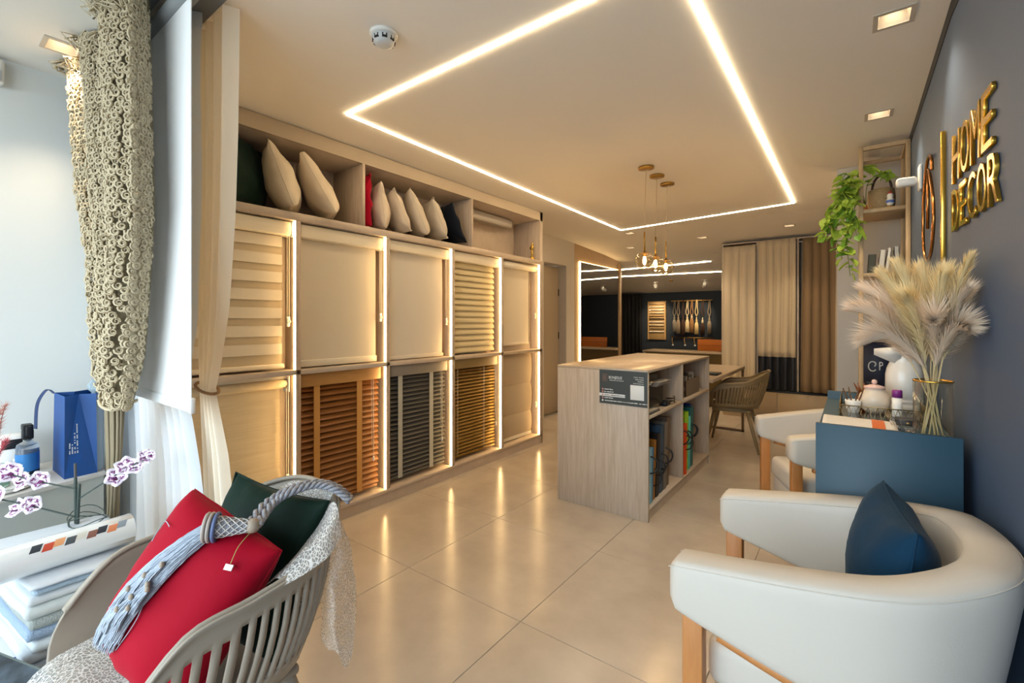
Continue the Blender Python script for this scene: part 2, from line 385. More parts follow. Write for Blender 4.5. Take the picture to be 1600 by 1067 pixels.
M_fab = mat('blind_linen', '#ded3bd', .8, transl=.1, bump=.1, bscale=400)
M_fab2 = mat('blind_cream', '#e0d6c2', .8, transl=.1, bump=.08, bscale=500)
M_fabL = mat('blind_light', '#e4dbc9', .8, transl=.15, bump=.1, bscale=350)
M_cas = mat('cassette_cream', '#e3d9c2', .45)
M_rib = wood('ribbed_cream_fabric', '#cbb894', '#d6c6a4', (1, 1.5, 40), .8, 3)
M_chain = mat('bead_chain', '#d8d2c2', .4)
def chain(t, y, z0, z1, x=-2.705, weight=True):
    obj('bead_chain', MB().tube([(x, y - .006, z1), (x, y - .006, z0 + .03)], .0016, 5).tube([(x, y + .006, z1), (x, y + .006, z0 + .03)], .0016, 5), M_chain, t)
    if weight:
        obj('chain_weight', MB().rbox(x - .006, x + .006, y - .010, y + .010, z0 - .03, z0 + .03, .004, 2), M_offw, t)
        obj('chain_ring', lathe([(.006, -.003), (.011, -.003), (.011, .003), (.006, .003), (.006, -.003)], n=16, cap=False, M=Matrix.Translation((x + .008, y, z0)) @ Matrix.Rotation(R(90), 4, 'Y')), M_offw, t)
def cassette(t, a, b, z, h=.075, x0=-2.76, x1=-2.69):
    prof = [(x0, z - h), (x1 - .012, z - h), (x1 - .004, z - h + .006), (x1, z - h * .5), (x1 - .004, z - .006), (x1 - .012, z), (x0, z)]
    n = len(prof); vs = [(x, y, zz) for y in (a, b) for x, zz in prof]
    fs = [tuple(range(n)), tuple(range(n, 2 * n))[::-1]] + [(i, n + i, n + (i + 1) % n, (i + 1) % n) for i in range(n)]
    obj('cassette', MB().add(vs, fs), M_cas, t)
    obj('end_cap', MB().rbox(x0, x1 + .002, b - .004, b + .008, z - h - .004, z, .003, 2), M_white, t)
# --- upper row
def bay(i): return BAYS[i]
a, b = bay(0); t = thing('zebra_blind', 'cream zebra blind with alternating bands in the upper bay nearest the curtains', 'blind', (-2.72, (a + b) / 2, ZU0), 'blinds in the display cabinet')
cassette(t, a + .01, b - .012, ZU1 - .008, .085)
obj('sheer_layer', box(-2.738, -2.736, a + .02, b - .055, ZU0 + .02, ZU1 - .09), mat('zebra_back', '#d3c3a4', .85, transl=.2), t)
z = ZU1 - .10; k = 0
while z > ZU0 + .10:
    h = .062; obj('band', box(-2.731, -2.7275, a + .02, b - .055, z - h, z), M_fab2, t); z -= .106
obj('bottom_rail', MB().rbox(-2.744, -2.715, a + .02, b - .045, ZU0 + .012, ZU0 + .040, .008, 3), M_cas, t)
chain(t, b - .030, 1.30, ZU1 - .09)
a, b = bay(1); t = thing('roller_blind', 'plain cream roller blind with square cassette, second upper bay from the curtains', 'blind', (-2.72, (a + b) / 2, ZU0), 'blinds in the display cabinet')
cassette(t, a + .004, b - .012, ZU1 - .008, .085)
obj('fabric', box(-2.732, -2.729, a + .004, b - .05, ZU0 + .035, ZU1 - .09), M_fab, t)
obj('bottom_rail', MB().rbox(-2.742, -2.720, a + .004, b - .045, ZU0 + .008, ZU0 + .05, .004, 2), M_cas, t)
chain(t, b - .026, 1.33, ZU1 - .09)
a, b = bay(2); t = thing('roller_blind', 'woven light linen roller blind with curling edge in the middle upper bay', 'blind', (-2.72, (a + b) / 2, ZU0), 'blinds in the display cabinet')
cassette(t, a + .004, b - .012, ZU1 - .008, .075)
def curl(u, v):
    z = lerp(ZU0 + .03, ZU1 - .08, v); y = lerp(a + .004, b - .075 + .02 * abs(2 * v - 1) ** 1.5, u)
    return (-2.735 + .006 * math.sin(v * PI) * u ** 3 * 4, y, z)
obj('fabric', MB().grid(curl, 16, 14), M_fabL, t)
obj('bottom_rail', MB().rbox(-2.744, -2.722, a + .004, b - .05, ZU0 + .006, ZU0 + .034, .004, 2), M_fabL, t)
chain(t, b - .036, 1.30, ZU1 - .08)
a, b = bay(3); t = thing('vane_shade', 'ivory shade with soft curved horizontal vanes, fourth upper bay', 'blind', (-2.72, (a + b) / 2, ZU0), 'blinds in the display cabinet')
cassette(t, a + .004, b - .012, ZU1 - .008, .08)
obj('sheer_layer', box(-2.757, -2.755, a + .006, b - .045, ZU0 + .015, ZU1 - .08), sheer('vane_sheer', '#d8c79c', .8), t)
nz = 15; pz = (ZU1 - .09 - ZU0 - .02) / nz
vm = MB()
def vane(u, v): return (-2.752 + .026 * math.sin(v * PI * .62), lerp(a + .006, b - .045, u), lerp(pz * 1.06, 0, v))
vm.grid(lambda u, v: vane(u, v), 1, 7)
vme = vm.mesh('vane', (-2.72, (a + b) / 2, 0)); vme.materials.append(mat('vane_ivory', '#d9caa0', .75, transl=.12))
for k in range(nz):
    o = bpy.data.objects.new('vane', vme); C.objects.link(o); o.parent = t; o.location = (0, 0, ZU0 + .02 + k * pz - ZU0)
a, b = bay(4); t = thing('roller_blind', 'small beige roller blind with round tube, last upper bay beside the door wall', 'blind', (-2.72, (a + b) / 2, ZU0), 'blinds in the display cabinet')
obj('tube', tube([(-2.72, a + .004, ZU1 - .045), (-2.72, b - .02, ZU1 - .045)], .034, 18), M_cas, t)
obj('bracket', MB().rbox(-2.76, -2.685, b - .02, b - .012, ZU1 - .085, ZU1 - .006, .006, 2), M_white, t)
obj('fabric', box(-2.752, -2.749, a + .004, b - .10, ZU0 + .06, ZU1 - .05), M_fab, t)
obj('bottom_rail', MB().rbox(-2.76, -2.742, a + .004, b - .10, ZU0 + .05, ZU0 + .075, .003, 1), M_fab, t)
obj('side_channel', box(-2.757, -2.748, b - .098, b - .088, ZU0 + .05, ZU1 - .08), M_dark, t)
chain(t, b - .045, 1.36, ZU1 - .08, weight=True)
# --- lower row
a, b = bay(0); t = thing('roller_blind', 'textured straw roller blind under the zebra blind', 'blind', (-2.72, (a + b) / 2, ZL0), 'blinds in the display cabinet')
obj('tube', tube([(-2.735, a + .01, ZL1 - .05), (-2.735, b - .03, ZL1 - .05)], .028, 18), M_rib, t)
obj('head_rail', box(-2.79, -2.72, a + .01, b - .02, ZL1 - .022, ZL1 - .004), M_cas, t)
obj('bracket', MB().rbox(-2.77, -2.70, b - .03, b - .022, ZL1 - .10, ZL1 - .005, .004, 2), M_white, t)
for k in range(8):
    zq = ZL0 + .02 + k * .103
    obj('woven_band', MB().grid(lambda u, v: (-2.748 + .005 * math.sin(v * PI), lerp(a + .01, b - .06, u), lerp(zq, zq + .103, v)), 2, 6), M_rib, t)
chain(t, b - .035, .36, ZL1 - .08)
def venetian(name, lb, i, n, col, tape=None, tilt=55, slw=.05, head=None, rough=.4, metal=0, tapes=(.2, .74), wandy=.06):
    a, b = bay(i); t = thing(name, lb, 'blind', (-2.72, (a + b) / 2, ZL0), 'blinds in the display cabinet')
    y0, y1 = a + .012, b - .045
    obj('head_rail', MB().rbox(-2.775, -2.70, y0, y1 + .02, ZL1 - .085, ZL1 - .004, .004, 2), head or col, t)
    zt, zb = ZL1 - .10, ZL0 + .045
    yc = (y0 + y1) / 2; sm = MB(); hw = slw / 2
    ca, sa = math.cos(R(tilt)), math.sin(R(tilt))
    for sgn in (0,):
        prof = [(-hw, 0), (-hw * .4, .0022), (hw * .4, .0022), (hw, 0), (hw * .4, -.0008), (-hw * .4, -.0008)]
        pr = [(p * ca + q * sa, -p * sa + q * ca) for p, q in prof]; m = len(pr)
        vs = [(x, y, z) for y in (y0 - yc, y1 - yc) for x, z in pr]
        sm.add(vs, [tuple(range(m)), tuple(range(m, 2 * m))[::-1]] + [(k, m + k, m + (k + 1) % m, (k + 1) % m) for k in range(m)])
    me = sm.mesh('slat'); me.materials.append(col)
    for k in range(n):
        z = lerp(zt, zb + .03, k / (n - 1))
        o = bpy.data.objects.new('slat', me); C.objects.link(o); o.parent = t
        o.location = (-2.74 + 2.72, 0, z - ZL0); o.rotation_euler = (R(random.uniform(-.3, .3)), R(random.uniform(-4, 4)), R(random.uniform(-.5, .5)))
    obj('bottom_rail', MB().rbox(-2.765, -2.715, y0, y1, zb - .012, zb + .006, .003, 2), col, t)
    for f in tapes:
        y = lerp(y0, y1, f)
        if tape: obj('tape', box(-2.712, -2.7105, y - .02, y + .02, zb - .012, ZL1 - .085), tape, t)
        else: obj('ladder_cord', tube([(-2.713, y, zb), (-2.713, y, ZL1 - .085)], .0022, 5), M_chain, t)
    yw = y1 - wandy
    obj('lift_cord', MB().tube([(-2.702, yw, ZL1 - .085), (-2.702, yw + .004, ZL1 - .55)], .0015, 5).tube([(-2.700, yw + .015, ZL1 - .085), (-2.700, yw + .017, ZL1 - .62)], .0025, 6), M_chain, t)
    obj('cord_pull', lathe([(.002, 0), (.007, .004), (.006, .03), (.002, .04)], (-2.700, yw + .017, ZL1 - .66), 10), M_white, t)
    return t
M_vw = wood('venetian_wood', '#85501f', '#966029', (4, 1.2, 8), .45, 6)
M_tape = mat('tan_tape', '#bf8d4c', .75, bump=.1, bscale=600)
venetian('wooden_blind', 'reddish brown wooden venetian blind with tan tapes, lower row', 1, 19, M_vw, M_tape, 46, .048, wood('venetian_head', '#a87a42', '#b5884e', (4, 1.2, 8), .45, 6))
M_vg = mat('venetian_grey', '#55534f', .5)
venetian('grey_blind', 'charcoal venetian blind with pale grey tapes in the middle lower bay', 2, 22, M_vg, mat('grey_tape', '#b5b4a6', .8), 40, .045, mat('grey_head', '#8b8377', .5))
M_vo = mat('venetian_gold', '#8a6d36', .38, .7)
venetian('metal_blind', 'olive gold metallic venetian blind with thin cords, lower row', 3, 25, M_vo, None, 46, .034, mat('gold_head', '#8a744a', .4), tapes=(.12, .72), wandy=.02)
a, b = bay(4); t = thing('roman_shade', 'flat pale roman shade with two horizontal seams, last lower bay', 'blind', (-2.72, (a + b) / 2, ZL0), 'blinds in the display cabinet')
zz = [ZL0 + .04, .36, .66, ZL1 - .005]
for z0, z1 in zip(zz, zz[1:]):
    obj('panel', MB().grid(lambda u, v: (-2.757 + .014 * math.sin(v * PI) ** .7, lerp(a + .006, b - .05, u), lerp(z0 + .001, z1 - .002, v)), 1, 6), mat('roman_linen', '#bfae93', .85, transl=.1, bump=.15, bscale=200), t)
obj('bottom_rail', box(-2.765, -2.748, a + .006, b - .05, ZL0 + .012, ZL0 + .042), M_cas, t)
chain(t, b - .03, .42, ZL1 - .02)

# ================================================================== CUSHIONS
def pillow_mesh(w, h, t, seed=0, n=22, wr=.012, sag=0.0, pinch=.07, taper=0.0):
    mb = MB(); W = n + 1
    def pt(i, j, s):
        u = -1 + 2 * i / n; v = -1 + 2 * j / n
        # denser near the edge
        u = math.sin(u * PI / 2); v = math.sin(v * PI / 2)
        x = w / 2 * u * (1 - pinch * (1 - v * v) ** 1.0); y = h / 2 * v * (1 - pinch * (1 - u * u) ** 1.0)
        th = t / 2 * (max(0, (1 - u * u) * (1 - v * v))) ** .42 * (1 - taper * v)
        nzv = noise.noise(Vector((x * 9 + seed * 3.1, y * 9, s * 2.0 + seed)))
        cr = max(abs(u), abs(v)) ** 4
        rad = noise.noise(Vector((math.atan2(v, u) * 3.2 + seed, s * 3.0, seed * 1.7)))
        d = th * s + (wr * nzv + wr * 1.3 * rad * cr) * (1 if th > .001 else 0) * s
        y -= sag * th * 1.0
        return (x, y, d)
    for s in (1, -1):
        vs = [pt(i, j, s) for j in range(W) for i in range(W)]
        fs = [(j * W + i, j * W + i + 1, (j + 1) * W + i + 1, (j + 1) * W + i) for j in range(n) for i in range(n)]
        if s < 0: fs = [f[::-1] for f in fs]
        mb.add(vs, fs, True)
    return mb
def place(mb, c, ex, ey):
    """map local x/y onto unit vectors ex, ey with origin c"""
    ex = Vector(ex).normalized(); ey = Vector(ey); ey = (ey - ex * ey.dot(ex)).normalized(); ez = ex.cross(ey)
    M = Matrix.Translation(c) @ Matrix((ex, ey, ez)).transposed().to_4x4()
    mb.v = [tuple(M @ Vector(p)) for p in mb.v]; return mb
def weld(o):
    bm = bmesh.new(); bm.from_mesh(o.data); bmesh.ops.remove_doubles(bm, verts=bm.verts, dist=1e-5); bm.to_mesh(o.data); bm.free(); return o
def cushion(label, c, ex, ey, w, h, t, m, seed, group=None, wr=.010, name='cushion', sag=.0, taper=0.0, pinch=.07):
    mb = place(pillow_mesh(w, h, t, seed, wr=wr, sag=sag, taper=taper, pinch=pinch), c, ex, ey)
    o = weld(obj(name, mb, m, loc=tuple(c)))
    # stitched seam round the edge as a part of its own
    pts = []
    for k in range(64):
        a = 2 * PI * k / 64; cu, sv = math.cos(a), math.sin(a); q = max(abs(cu), abs(sv)); u, v = cu / q, sv / q
        pts.append((w / 2 * u * (1 - pinch * (1 - v * v)), h / 2 * v * (1 - pinch * (1 - u * u)), 0))
    pts.append(pts[0]); sm = place(MB().tube(pts, .0022, 5, cap=False), c, ex, ey)
    obj('seam', sm, m, o)
    tag(o, label, 'cushion', group); return o
M_velg = mat('green_velvet', '#0d241a', .6, sheen=.08, spec=.15, bump=.15, bscale=25)
M_red = mat('red_velvet', '#9c021f', .7, sheen=.05, spec=.15, bump=.06, bscale=40)
M_cream = mat('cream_velvet', '#d8cab2', .75, sheen=.1, spec=.15, bump=.12, bscale=30)
M_oat = mat('oatmeal_linen', '#cdbea9', .85, bump=.12, bscale=80)
M_stone = mat('stone_linen', '#c6baa6', .85, bump=.12, bscale=80)
M_nav = mat('navy_velvet', '#0f1622', .6, sheen=.1, spec=.15, bump=.1, bscale=40)
M_teal = mat('deep_teal_cotton', '#0c3048', .75, sheen=.05, spec=.15, bump=.1, bscale=30)
G1 = 'cushions in the cabinet niches'
zc = ZN0
def ncush(label, y, dx, m, size=.40, t=.15, lean=20, yaw=0, seed=0, x=-2.80):
    """stands on the niche shelf, face turned towards -y/+x, leaning back along +y"""
    ca, sa = math.cos(R(lean)), math.sin(R(lean)); cy, sy = math.cos(R(yaw)), math.sin(R(yaw))
    ex = Vector((cy, sy, 0)); out = Vector((-sy, cy, 0)); ey = Vector((0, 0, ca)) - out * sa
    c = Vector((x, y, zc + size / 2 * ca + t * .30 * sa + .008))
    return cushion(label, c, ex, ey, size, size, t, m, seed, G1, wr=.016, taper=.15)
ncush('dark green velvet cushion in the first cabinet niche beside the curtain', 1.21, 0, M_velg, .40, .14, 3, -48, 1, -2.85)
ncush('cream cushion standing between the green and the slanting cream cushion', 1.40, 0, M_cream, .39, .18, 20, -26, 2, -2.83)
ncush('cream cushion leaning at the open end of the first niche', 1.63, 0, M_cream, .40, .17, 30, -26, 3, -2.82)
ncush('bright red cushion edge-on in the middle cabinet niche', 1.945, 0, M_red, .36, .085, 1, -3, 4, -2.84)
ncush('oatmeal cushion next to the red one in the middle niche', 2.105, 0, M_oat, .33, .14, 7, -22, 5, -2.82)
ncush('crumpled oatmeal cushion, second beside the red one', 2.27, 0, M_oat, .33, .12, 22, -20, 6, -2.82)
ncush('larger stone linen cushion in the middle of its niche', 2.47, 0, M_stone, .37, .15, 22, -30, 7, -2.83)
ncush('stone linen cushion leaning beside the navy cushion', 2.66, 0, M_stone, .34, .13, 20, -24, 8, -2.81)
ncush('dark navy cushion at the end of the middle niche', 2.835, 0, M_nav, .35, .10, 26, -10, 9, -2.82)

# air conditioner recessed in the last niche
t = thing('air_conditioner', 'white split air conditioner tucked into the third cabinet niche', 'air conditioner', (-2.93, 3.52, 2.20))
obj('casing', MB().rbox(-3.015, -2.87, 3.02, 3.86, 2.285, 2.372, .03, 3), mat('ac_white', '#bdb6aa', .5), t)
obj('louvre', MB().rbox(-2.93, -2.868, 3.05, 3.83, 2.281, 2.290, .003, 1), mat('louvre_grey', '#b8b2a6', .5), t)
obj('air_slot', box(-2.935, -2.93, 3.05, 3.83, 2.2815, 2.288), M_dark, t)
# gilded figurine on a round foot
t = thing('gold_figurine', 'small gold standing figurine at the end of the cabinet niche', 'figurine', (-2.72, 3.99, ZN0))
obj('pedestal', lathe([(.024, 0), (.024, .012), (.018, .016), (.018, .03), (.021, .034)], (-2.72, 3.99, ZN0), 18), M_gold, t)
obj('figure', lathe([(.010, .034), (.009, .05), (.013, .075), (.010, .10), (.018, .128), (.020, .142), (.008, .150), (.007, .155), (.011, .163), (.011, .172), (.004, .180)], (-2.72, 3.99, ZN0), 14), M_gold, t)
obj('arm', MB().tube([(-2.737, 3.985, ZN0 + .14), (-2.737, 3.978, ZN0 + .115), (-2.722, 3.974, ZN0 + .11)], .0045, 6).tube([(-2.703, 3.985, ZN0 + .14), (-2.703, 3.978, ZN0 + .115), (-2.718, 3.974, ZN0 + .11)], .0045, 6), M_gold, t)
# ================================================================== PENDANTS
M_bulb = emis('filament_bulb', (1.0, .62, .25), 60)
M_globe = thin_glass('globe_glass', '#fbf6ea', .25)
for (x, y), lb in zip(((-1.256, 3.374), (-1.258, 3.62), (-1.262, 3.885)), ('nearest of the three brass pendant lamps with clear glass globes', 'middle brass pendant lamp with clear glass globe', 'farthest brass pendant lamp with clear glass globe')):
    t = thing('pendant_lamp', lb, 'lamp', (x, y, CZ), 'brass pendant lamps')
    zg = 1.765; gx = x - .012
    obj('canopy', lathe([(.05, -.018), (.058, -.014), (.058, 0)], (x, y, CZ), 28), M_brass, t)
    obj('cable', tube(spline([(x, y, CZ - .018), (x - .006, y + .004, 2.3), (gx + .002, y - .002, 2.12), (gx, y, 1.97)], 5), .0018, 6), mat('cable_gold', '#a98f62', .5), t)
    obj('stem', tube([(gx, y, 1.98), (gx, y, zg + .06)], .006, 10), M_brass, t)
    obj('cap', lathe([(.036, .045), (.030, .058), (.012, .066), (.006, .072)], (gx, y, zg), 20), M_brass, t)
    ro = [(max(.001, .068 * math.sin(a)), -.068 * math.cos(a)) for a in [i * PI / 20 for i in range(0, 17)]]
    ri = [(max(.0008, r_ * .97), z_ * .97) for r_, z_ in ro[::-1]]
    obj('globe', lathe(ro + ri, (gx, y, zg), 28, cap=False), M_globe, t)
    obj('socket', tube([(gx, y, zg + .055), (gx, y, zg + .028)], .011, 12), M_brass, t)
    b_ = obj('bulb', lathe([(.006, .03), (.010, .02), (.013, .0), (.011, -.022), (.002, -.036)], (gx, y, zg), 14), M_bulb, t)
    l = bpy.data.lights.new('pendant_glow', 'POINT'); l.energy = 2.2; l.color = (1, .62, .28); l.shadow_soft_size = .02
    lo = bpy.data.objects.new('pendant_glow', l); C.objects.link(lo); lo.parent = t; lo.location = (gx - x, 0, 1.64 - CZ)

# ================================================================== ISLAND COUNTER
X0, X1, Y0, Y1, HT = -1.737, -1.058, 2.88, 4.44, .985
ct = thing('island_counter', 'oak laminate island counter with open shelves full of sample books', 'counter', ((X0 + X1) / 2, (Y0 + Y1) / 2, 0))
obj('top', rbox(X0, X1, Y0, Y1, HT - .018, HT, .002, 1), M_lamtop, ct)
obj('end_panel', rbox(X0, X1, Y0, Y0 + .02, 0, HT - .018, .002, 1), M_lamv, ct)
obj('end_panel', rbox(X0, X1, Y1 - .02, Y1, 0, HT - .018, .002, 1), M_lamv, ct)
obj('back_panel', box(X0, X0 + .02, Y0 + .02, Y1 - .02, 0, HT - .018), M_lamv, ct)
obj('inner_back', box(-1.45, -1.43, Y0 + .02, Y1 - .02, .1, HT - .018), M_lamv, ct)
YD = 3.62
obj('divider', rbox(-1.43, X1, YD, YD + .02, .09, HT - .018, .001, 1), M_lamv, ct)
obj('shelf', rbox(-1.43, X1, Y0 + .02, YD, .665, .685, .001, 1), M_lam, ct)
obj('shelf', rbox(-1.43, X1, YD + .02, Y1 - .02, .665, .685, .001, 1), M_lam, ct)
obj('bottom_board', rbox(-1.45, X1, Y0 + .02, Y1 - .02, .075, .09, .001, 1), M_lam, ct)
obj('kick_board', box(-1.45, X1 - .015, Y0 + .02, Y1 - .02, 0, .075), M_lam, ct)
def text_mesh(s, size=1, ext=0.0, bev=0.0, align='LEFT', sx=1.0, thin=0.0):
    cu = bpy.data.curves.new('lettering', 'FONT'); cu.body = s; cu.size = size; cu.extrude = ext; cu.bevel_depth = bev; cu.align_x = align
    cu.resolution_u = 3; cu.offset = thin
    o = bpy.data.objects.new('lettering', cu); C.objects.link(o); bpy.context.view_layer.update()
    me = bpy.data.meshes.new_from_object(o.evaluated_get(bpy.context.evaluated_depsgraph_get()))
    bpy.data.objects.remove(o); bpy.data.curves.remove(cu)
    if sx != 1:
        for v in me.vertices: v.co.x *= sx
    return me
def text_on(name, s, parent, m, origin, ex, ey, size, ext=.0004, sx=1.0, align='LEFT', label=None):
    me = text_mesh(s, size, ext, 0, align, sx); ex = Vector(ex); ey = Vector(ey); ez = ex.cross(ey); o0 = Vector(origin) - Vector(ORIG.get(parent.name, (0, 0, 0)))
    me.transform(Matrix.Translation(o0) @ Matrix((ex, ey, ez)).transposed().to_4x4())
    o = obj(name, me, m, parent); 
    if label: o['label'] = label
    return o
# notice on the counter front
nt_ = thing('notice_panel', 'dark grey printed notice on the front of the counter', 'sign', (-1.23, Y0, .855))
nx0, nx1, nz0, nz1, ny = -1.399, -1.062, .742, .971, Y0 - .003
obj('board', box(nx0, nx1, ny, Y0, nz0, nz1), mat('notice_grey', '#3a3f3d', .5), nt_)
M_prw = mat('print_white', '#dcdcd8', .6); M_prc = mat('print_copper', '#8a6652', .5); M_prr = mat('print_rose', '#c98a82', .6)
EXX, EZZ = (1, 0, 0), (0, 0, 1)
fy = ny - .0004
text_on('lettering', 'BONJESUS', nt_, M_prw, (nx0 + .068, fy, nz1 - .058), EXX, EZZ, .027, sx=.78)
text_on('lettering', 'TAPEÇARIA E DECORAÇÃO', nt_, M_prw, (nx0 + .072, fy, nz1 - .071), EXX, EZZ, .0088, sx=.95)
em = MB()
for (a, b, c, d) in ((0, .034, 0, .0015), (0, .034, .0485, .05), (0, .0015, 0, .05), (.0325, .034, 0, .05), (.010, .013, .008, .042), (.013, .022, .039, .042), (.013, .022, .024, .027), (.013, .022, .008, .011), (.021, .024, .010, .025), (.021, .024, .027, .040)):
    em.box(nx0 + .022 + a, nx0 + .022 + b, ny - .001, ny, nz1 - .078 + c, nz1 - .078 + d)
obj('emblem', em, M_prc, nt_)
for k, s in enumerate(('Cortinas · Persianas', 'Papéis de parede', 'Almofadas e', 'Acessórios para casa')):
    text_on('lettering', s, nt_, M_prw, (nx1 - .024, fy, nz1 - .040 - k * .0135), EXX, EZZ, .0105, sx=.8, align='RIGHT')
zz = [nz0 + .098, nz0 + .081, nz0 + .060, nz0 + .040, nz0 + .021]
pillm = MB().rbox(nx0, nx0 + .185, ny - .0008, ny, zz[2] - .010, zz[2] + .010, .0004, 1); obj('printed_bar', pillm, M_prw, nt_)
M_dk = mat('print_dark', '#4a4a4a', .6)
for k, (z, ln) in enumerate(zip(zz, (.062, .062, .15, .064, .30))):
    obj('printed_dot', lathe([(.001, 0), (.0062, 0), (.0062, .001)], n=14, M=Matrix.Translation((nx0 + .024, ny - .0015 if k == 2 else ny, z)) @ Matrix.Rotation(R(90), 4, 'X')), M_prr if k < 4 else M_prw, nt_)
    d = MB(); x = nx0 + .036; rr = random.Random(k)     # lines of small print, too small to read
    while x < nx0 + .036 + ln:
        w_ = rr.uniform(.002, .0045); 
        if rr.random() > .14: d.box(x, x + w_, ny - (.0013 if k == 2 else .0006), ny, z - .0028, z + rr.uniform(.0015, .0038))
        x += w_ + .0009
    obj('small_print', d, M_dk if k == 2 else M_prw, nt_)
obj('printed_square', MB().rbox(nx1 - .115, nx1 - .022, ny - .0008, ny, nz0 + .043, nz0 + .140, .0004, 1), M_prw, nt_, label='plain white square')

# sample books and swatches in the counter
def strap(mb, p, r=.05, tw=.004, dirx=1):
    pts = [(p[0], p[1] + r * .5 * math.cos(a), p[2] + r * math.sin(a)) if False else (p[0] + dirx * r * math.sin(a) * .9, p[1], p[2] + r * math.cos(a)) for a in [i * PI / 10 for i in range(11)]]
    mb.tube(pts, tw, 6)
def sample(label, y, th, z0, h, xf, m, lean=0, strapz=None, grp='sample books in the counter', depth=.30, cover=None, holes=True):
    """flat sample board standing on its edge, spine towards the aisle"""
    t = thing('sample_book', label, 'book', (xf - depth / 2, y, z0), grp)
    M = Matrix.Translation((0, y, z0)) @ Matrix.Rotation(R(lean), 4, 'X')
    if th > .02:
        obj('cover', MB().box(xf - depth, xf, -th / 2, -th / 2 + .003, 0, h, M).box(xf - depth, xf, th / 2 - .003, th / 2, 0, h, M).box(xf - .003, xf, -th / 2, th / 2, 0, h, M), m, t)
        obj('pages', MB().box(xf - depth, xf - .006, -th / 2 + .003, th / 2 - .003, .004, h - .006, M), cover or M_oat, t)
    else:
        obj('board', MB().rbox(xf - depth, xf, -th / 2, th / 2, 0, h, .002, 1, M), m, t)
    if strapz:
        s = MB(); n = 12
        for dy in (-.004, .004):
            s.tube([M @ Vector((xf - .005 + .055 * math.sin(PI * i / n), dy + .01 * math.sin(2 * PI * i / n), strapz + .055 * math.cos(PI * i / n))) for i in range(n + 1)], .0045, 6)
        obj('handle', s, M_dark, t)
    return t
cm_ = lambda n, c: mat('sample_' + n, c, .5)
LZ = .09
sample('pale blue sample board at the front of the lower counter shelf', 2.955, .06, LZ, .37, -1.075, cm_('pale_blue', '#8fc0d8'), -3, .26, cover=cm_('pb2', '#7fb0cc'))
sample('bright blue thin sample board behind the pale blue one', 3.005, .03, LZ, .36, -1.08, cm_('blue', '#2f8fd0'), -4, None)
sample('ochre sample book in the lower counter shelf', 3.055, .05, LZ, .40, -1.085, cm_('ochre', '#9c6a25'), -5, .15, cover=cm_('och2', '#b58745'))
sample('black sample book with long handle in the lower counter shelf', 3.125, .055, LZ, .43, -1.085, cm_('black', '#1d1c1d'), -5, .2, cover=cm_('bk2', '#5b5148'))
sample('steel blue sample book in the lower counter shelf', 3.21, .075, LZ, .47, -1.09, cm_('steel', '#34506a'), -4, .22, cover=cm_('st2', '#6f7d86'))
sample('grey sample book in the lower counter shelf', 3.30, .065, LZ, .48, -1.09, cm_('grey', '#77716a'), -4, .24, cover=cm_('gr2', '#8b857c'))
sample('brown woven sample book at the end of the lower counter shelf', 3.385, .06, LZ, .50, -1.10, cm_('brown', '#6b5949'), -3, None, cover=cm_('br2', '#8d7a63'))
sample('black sample folder beside the orange board', 3.675, .035, LZ, .44, -1.075, cm_('black', '#1d1c1d'), 0, .3, cover=M_dark)
sample('neon orange sample board', 3.72, .03, LZ, .40, -1.06, cm_('orange', '#ff5a1c'), -2, .25)
sample('neon lime sample board', 3.80, .11, LZ, .475, -1.085, cm_('lime', '#a6e01e'), -3, .27, cover=cm_('lime2', '#8fc520'))
sample('aqua sample board between the lime and teal ones', 3.875, .018, LZ, .43, -1.075, cm_('aqua', '#5fc7b4'), -3, None)
sample('teal sample book with looped black handle', 3.95, .10, LZ, .49, -1.085, cm_('teal', '#146a70'), -3, .30, cover=cm_('teal2', '#1d5560'))
sample('royal blue sample book against the counter end panel', 4.05, .06, LZ, .50, -1.12, cm_('royal', '#1c3f9a'), -3, .28, cover=cm_('roy2', '#2b4aa0'))
# upper shelves: catalogues, machine and box
UZ = .685
t = thing('label_machine', 'black desktop machine with papers on the upper counter shelf', 'machine', (-1.22, 3.10, UZ))
obj('body', MB().rbox(-1.40, -1.10, 2.915, 3.30, UZ + .03, UZ + .17, .012, 2), M_dark, t)
obj('lid', MB().rbox(-1.40, -1.12, 2.93, 3.24, UZ + .17, UZ + .25, .015, 2), mat('machine_grey', '#2a2a2d', .35), t)
obj('roller', tube([(-1.11, 2.96, UZ + .19), (-1.11, 3.2, UZ + .20)], .014, 12), M_chrome, t)
obj('cable', tube(spline([(-1.12, 3.0, UZ + .06), (-1.09, 3.06, UZ + .1), (-1.09, 3.15, UZ + .07), (-1.1, 3.25, UZ + .03)], 5), .004, 6), M_dark, t)
t = thing('paper_stack', 'pile of papers lying on the black machine', 'papers', (-1.16, 3.22, UZ + .17))
for k in range(6): obj('sheet', MB().box(-1.115, -1.065 + k * .003, 3.06 + k * .004, 3.34 - k * .003, UZ + .172 + k * .005, UZ + .174 + k * .005, Matrix.Rotation(R(0), 4, 'X')), mat('paper', '#b9b3ab', .7), t)
t = thing('catalogue', 'grey closed catalogue lying at the front of the upper counter shelf', 'book', (-1.2, 2.98, UZ))
obj('cover', MB().rbox(-1.40, -1.066, 2.91, 3.13, UZ + .001, UZ + .016, .002, 1), mat('catalogue_grey', '#5d5a58', .4), t)
obj('pages', box(-1.39, -1.07, 2.915, 3.125, UZ + .016, UZ + .024), mat('paper', '#b9b3ab', .7), t)
t = thing('cable_bundle', 'small tangle of black cable and adapter on the upper counter shelf', 'cable', (-1.1, 3.42, UZ))
obj('adapter', MB().rbox(-1.13, -1.08, 3.30, 3.40, UZ + .001, UZ + .035, .006, 2), M_dark, t)
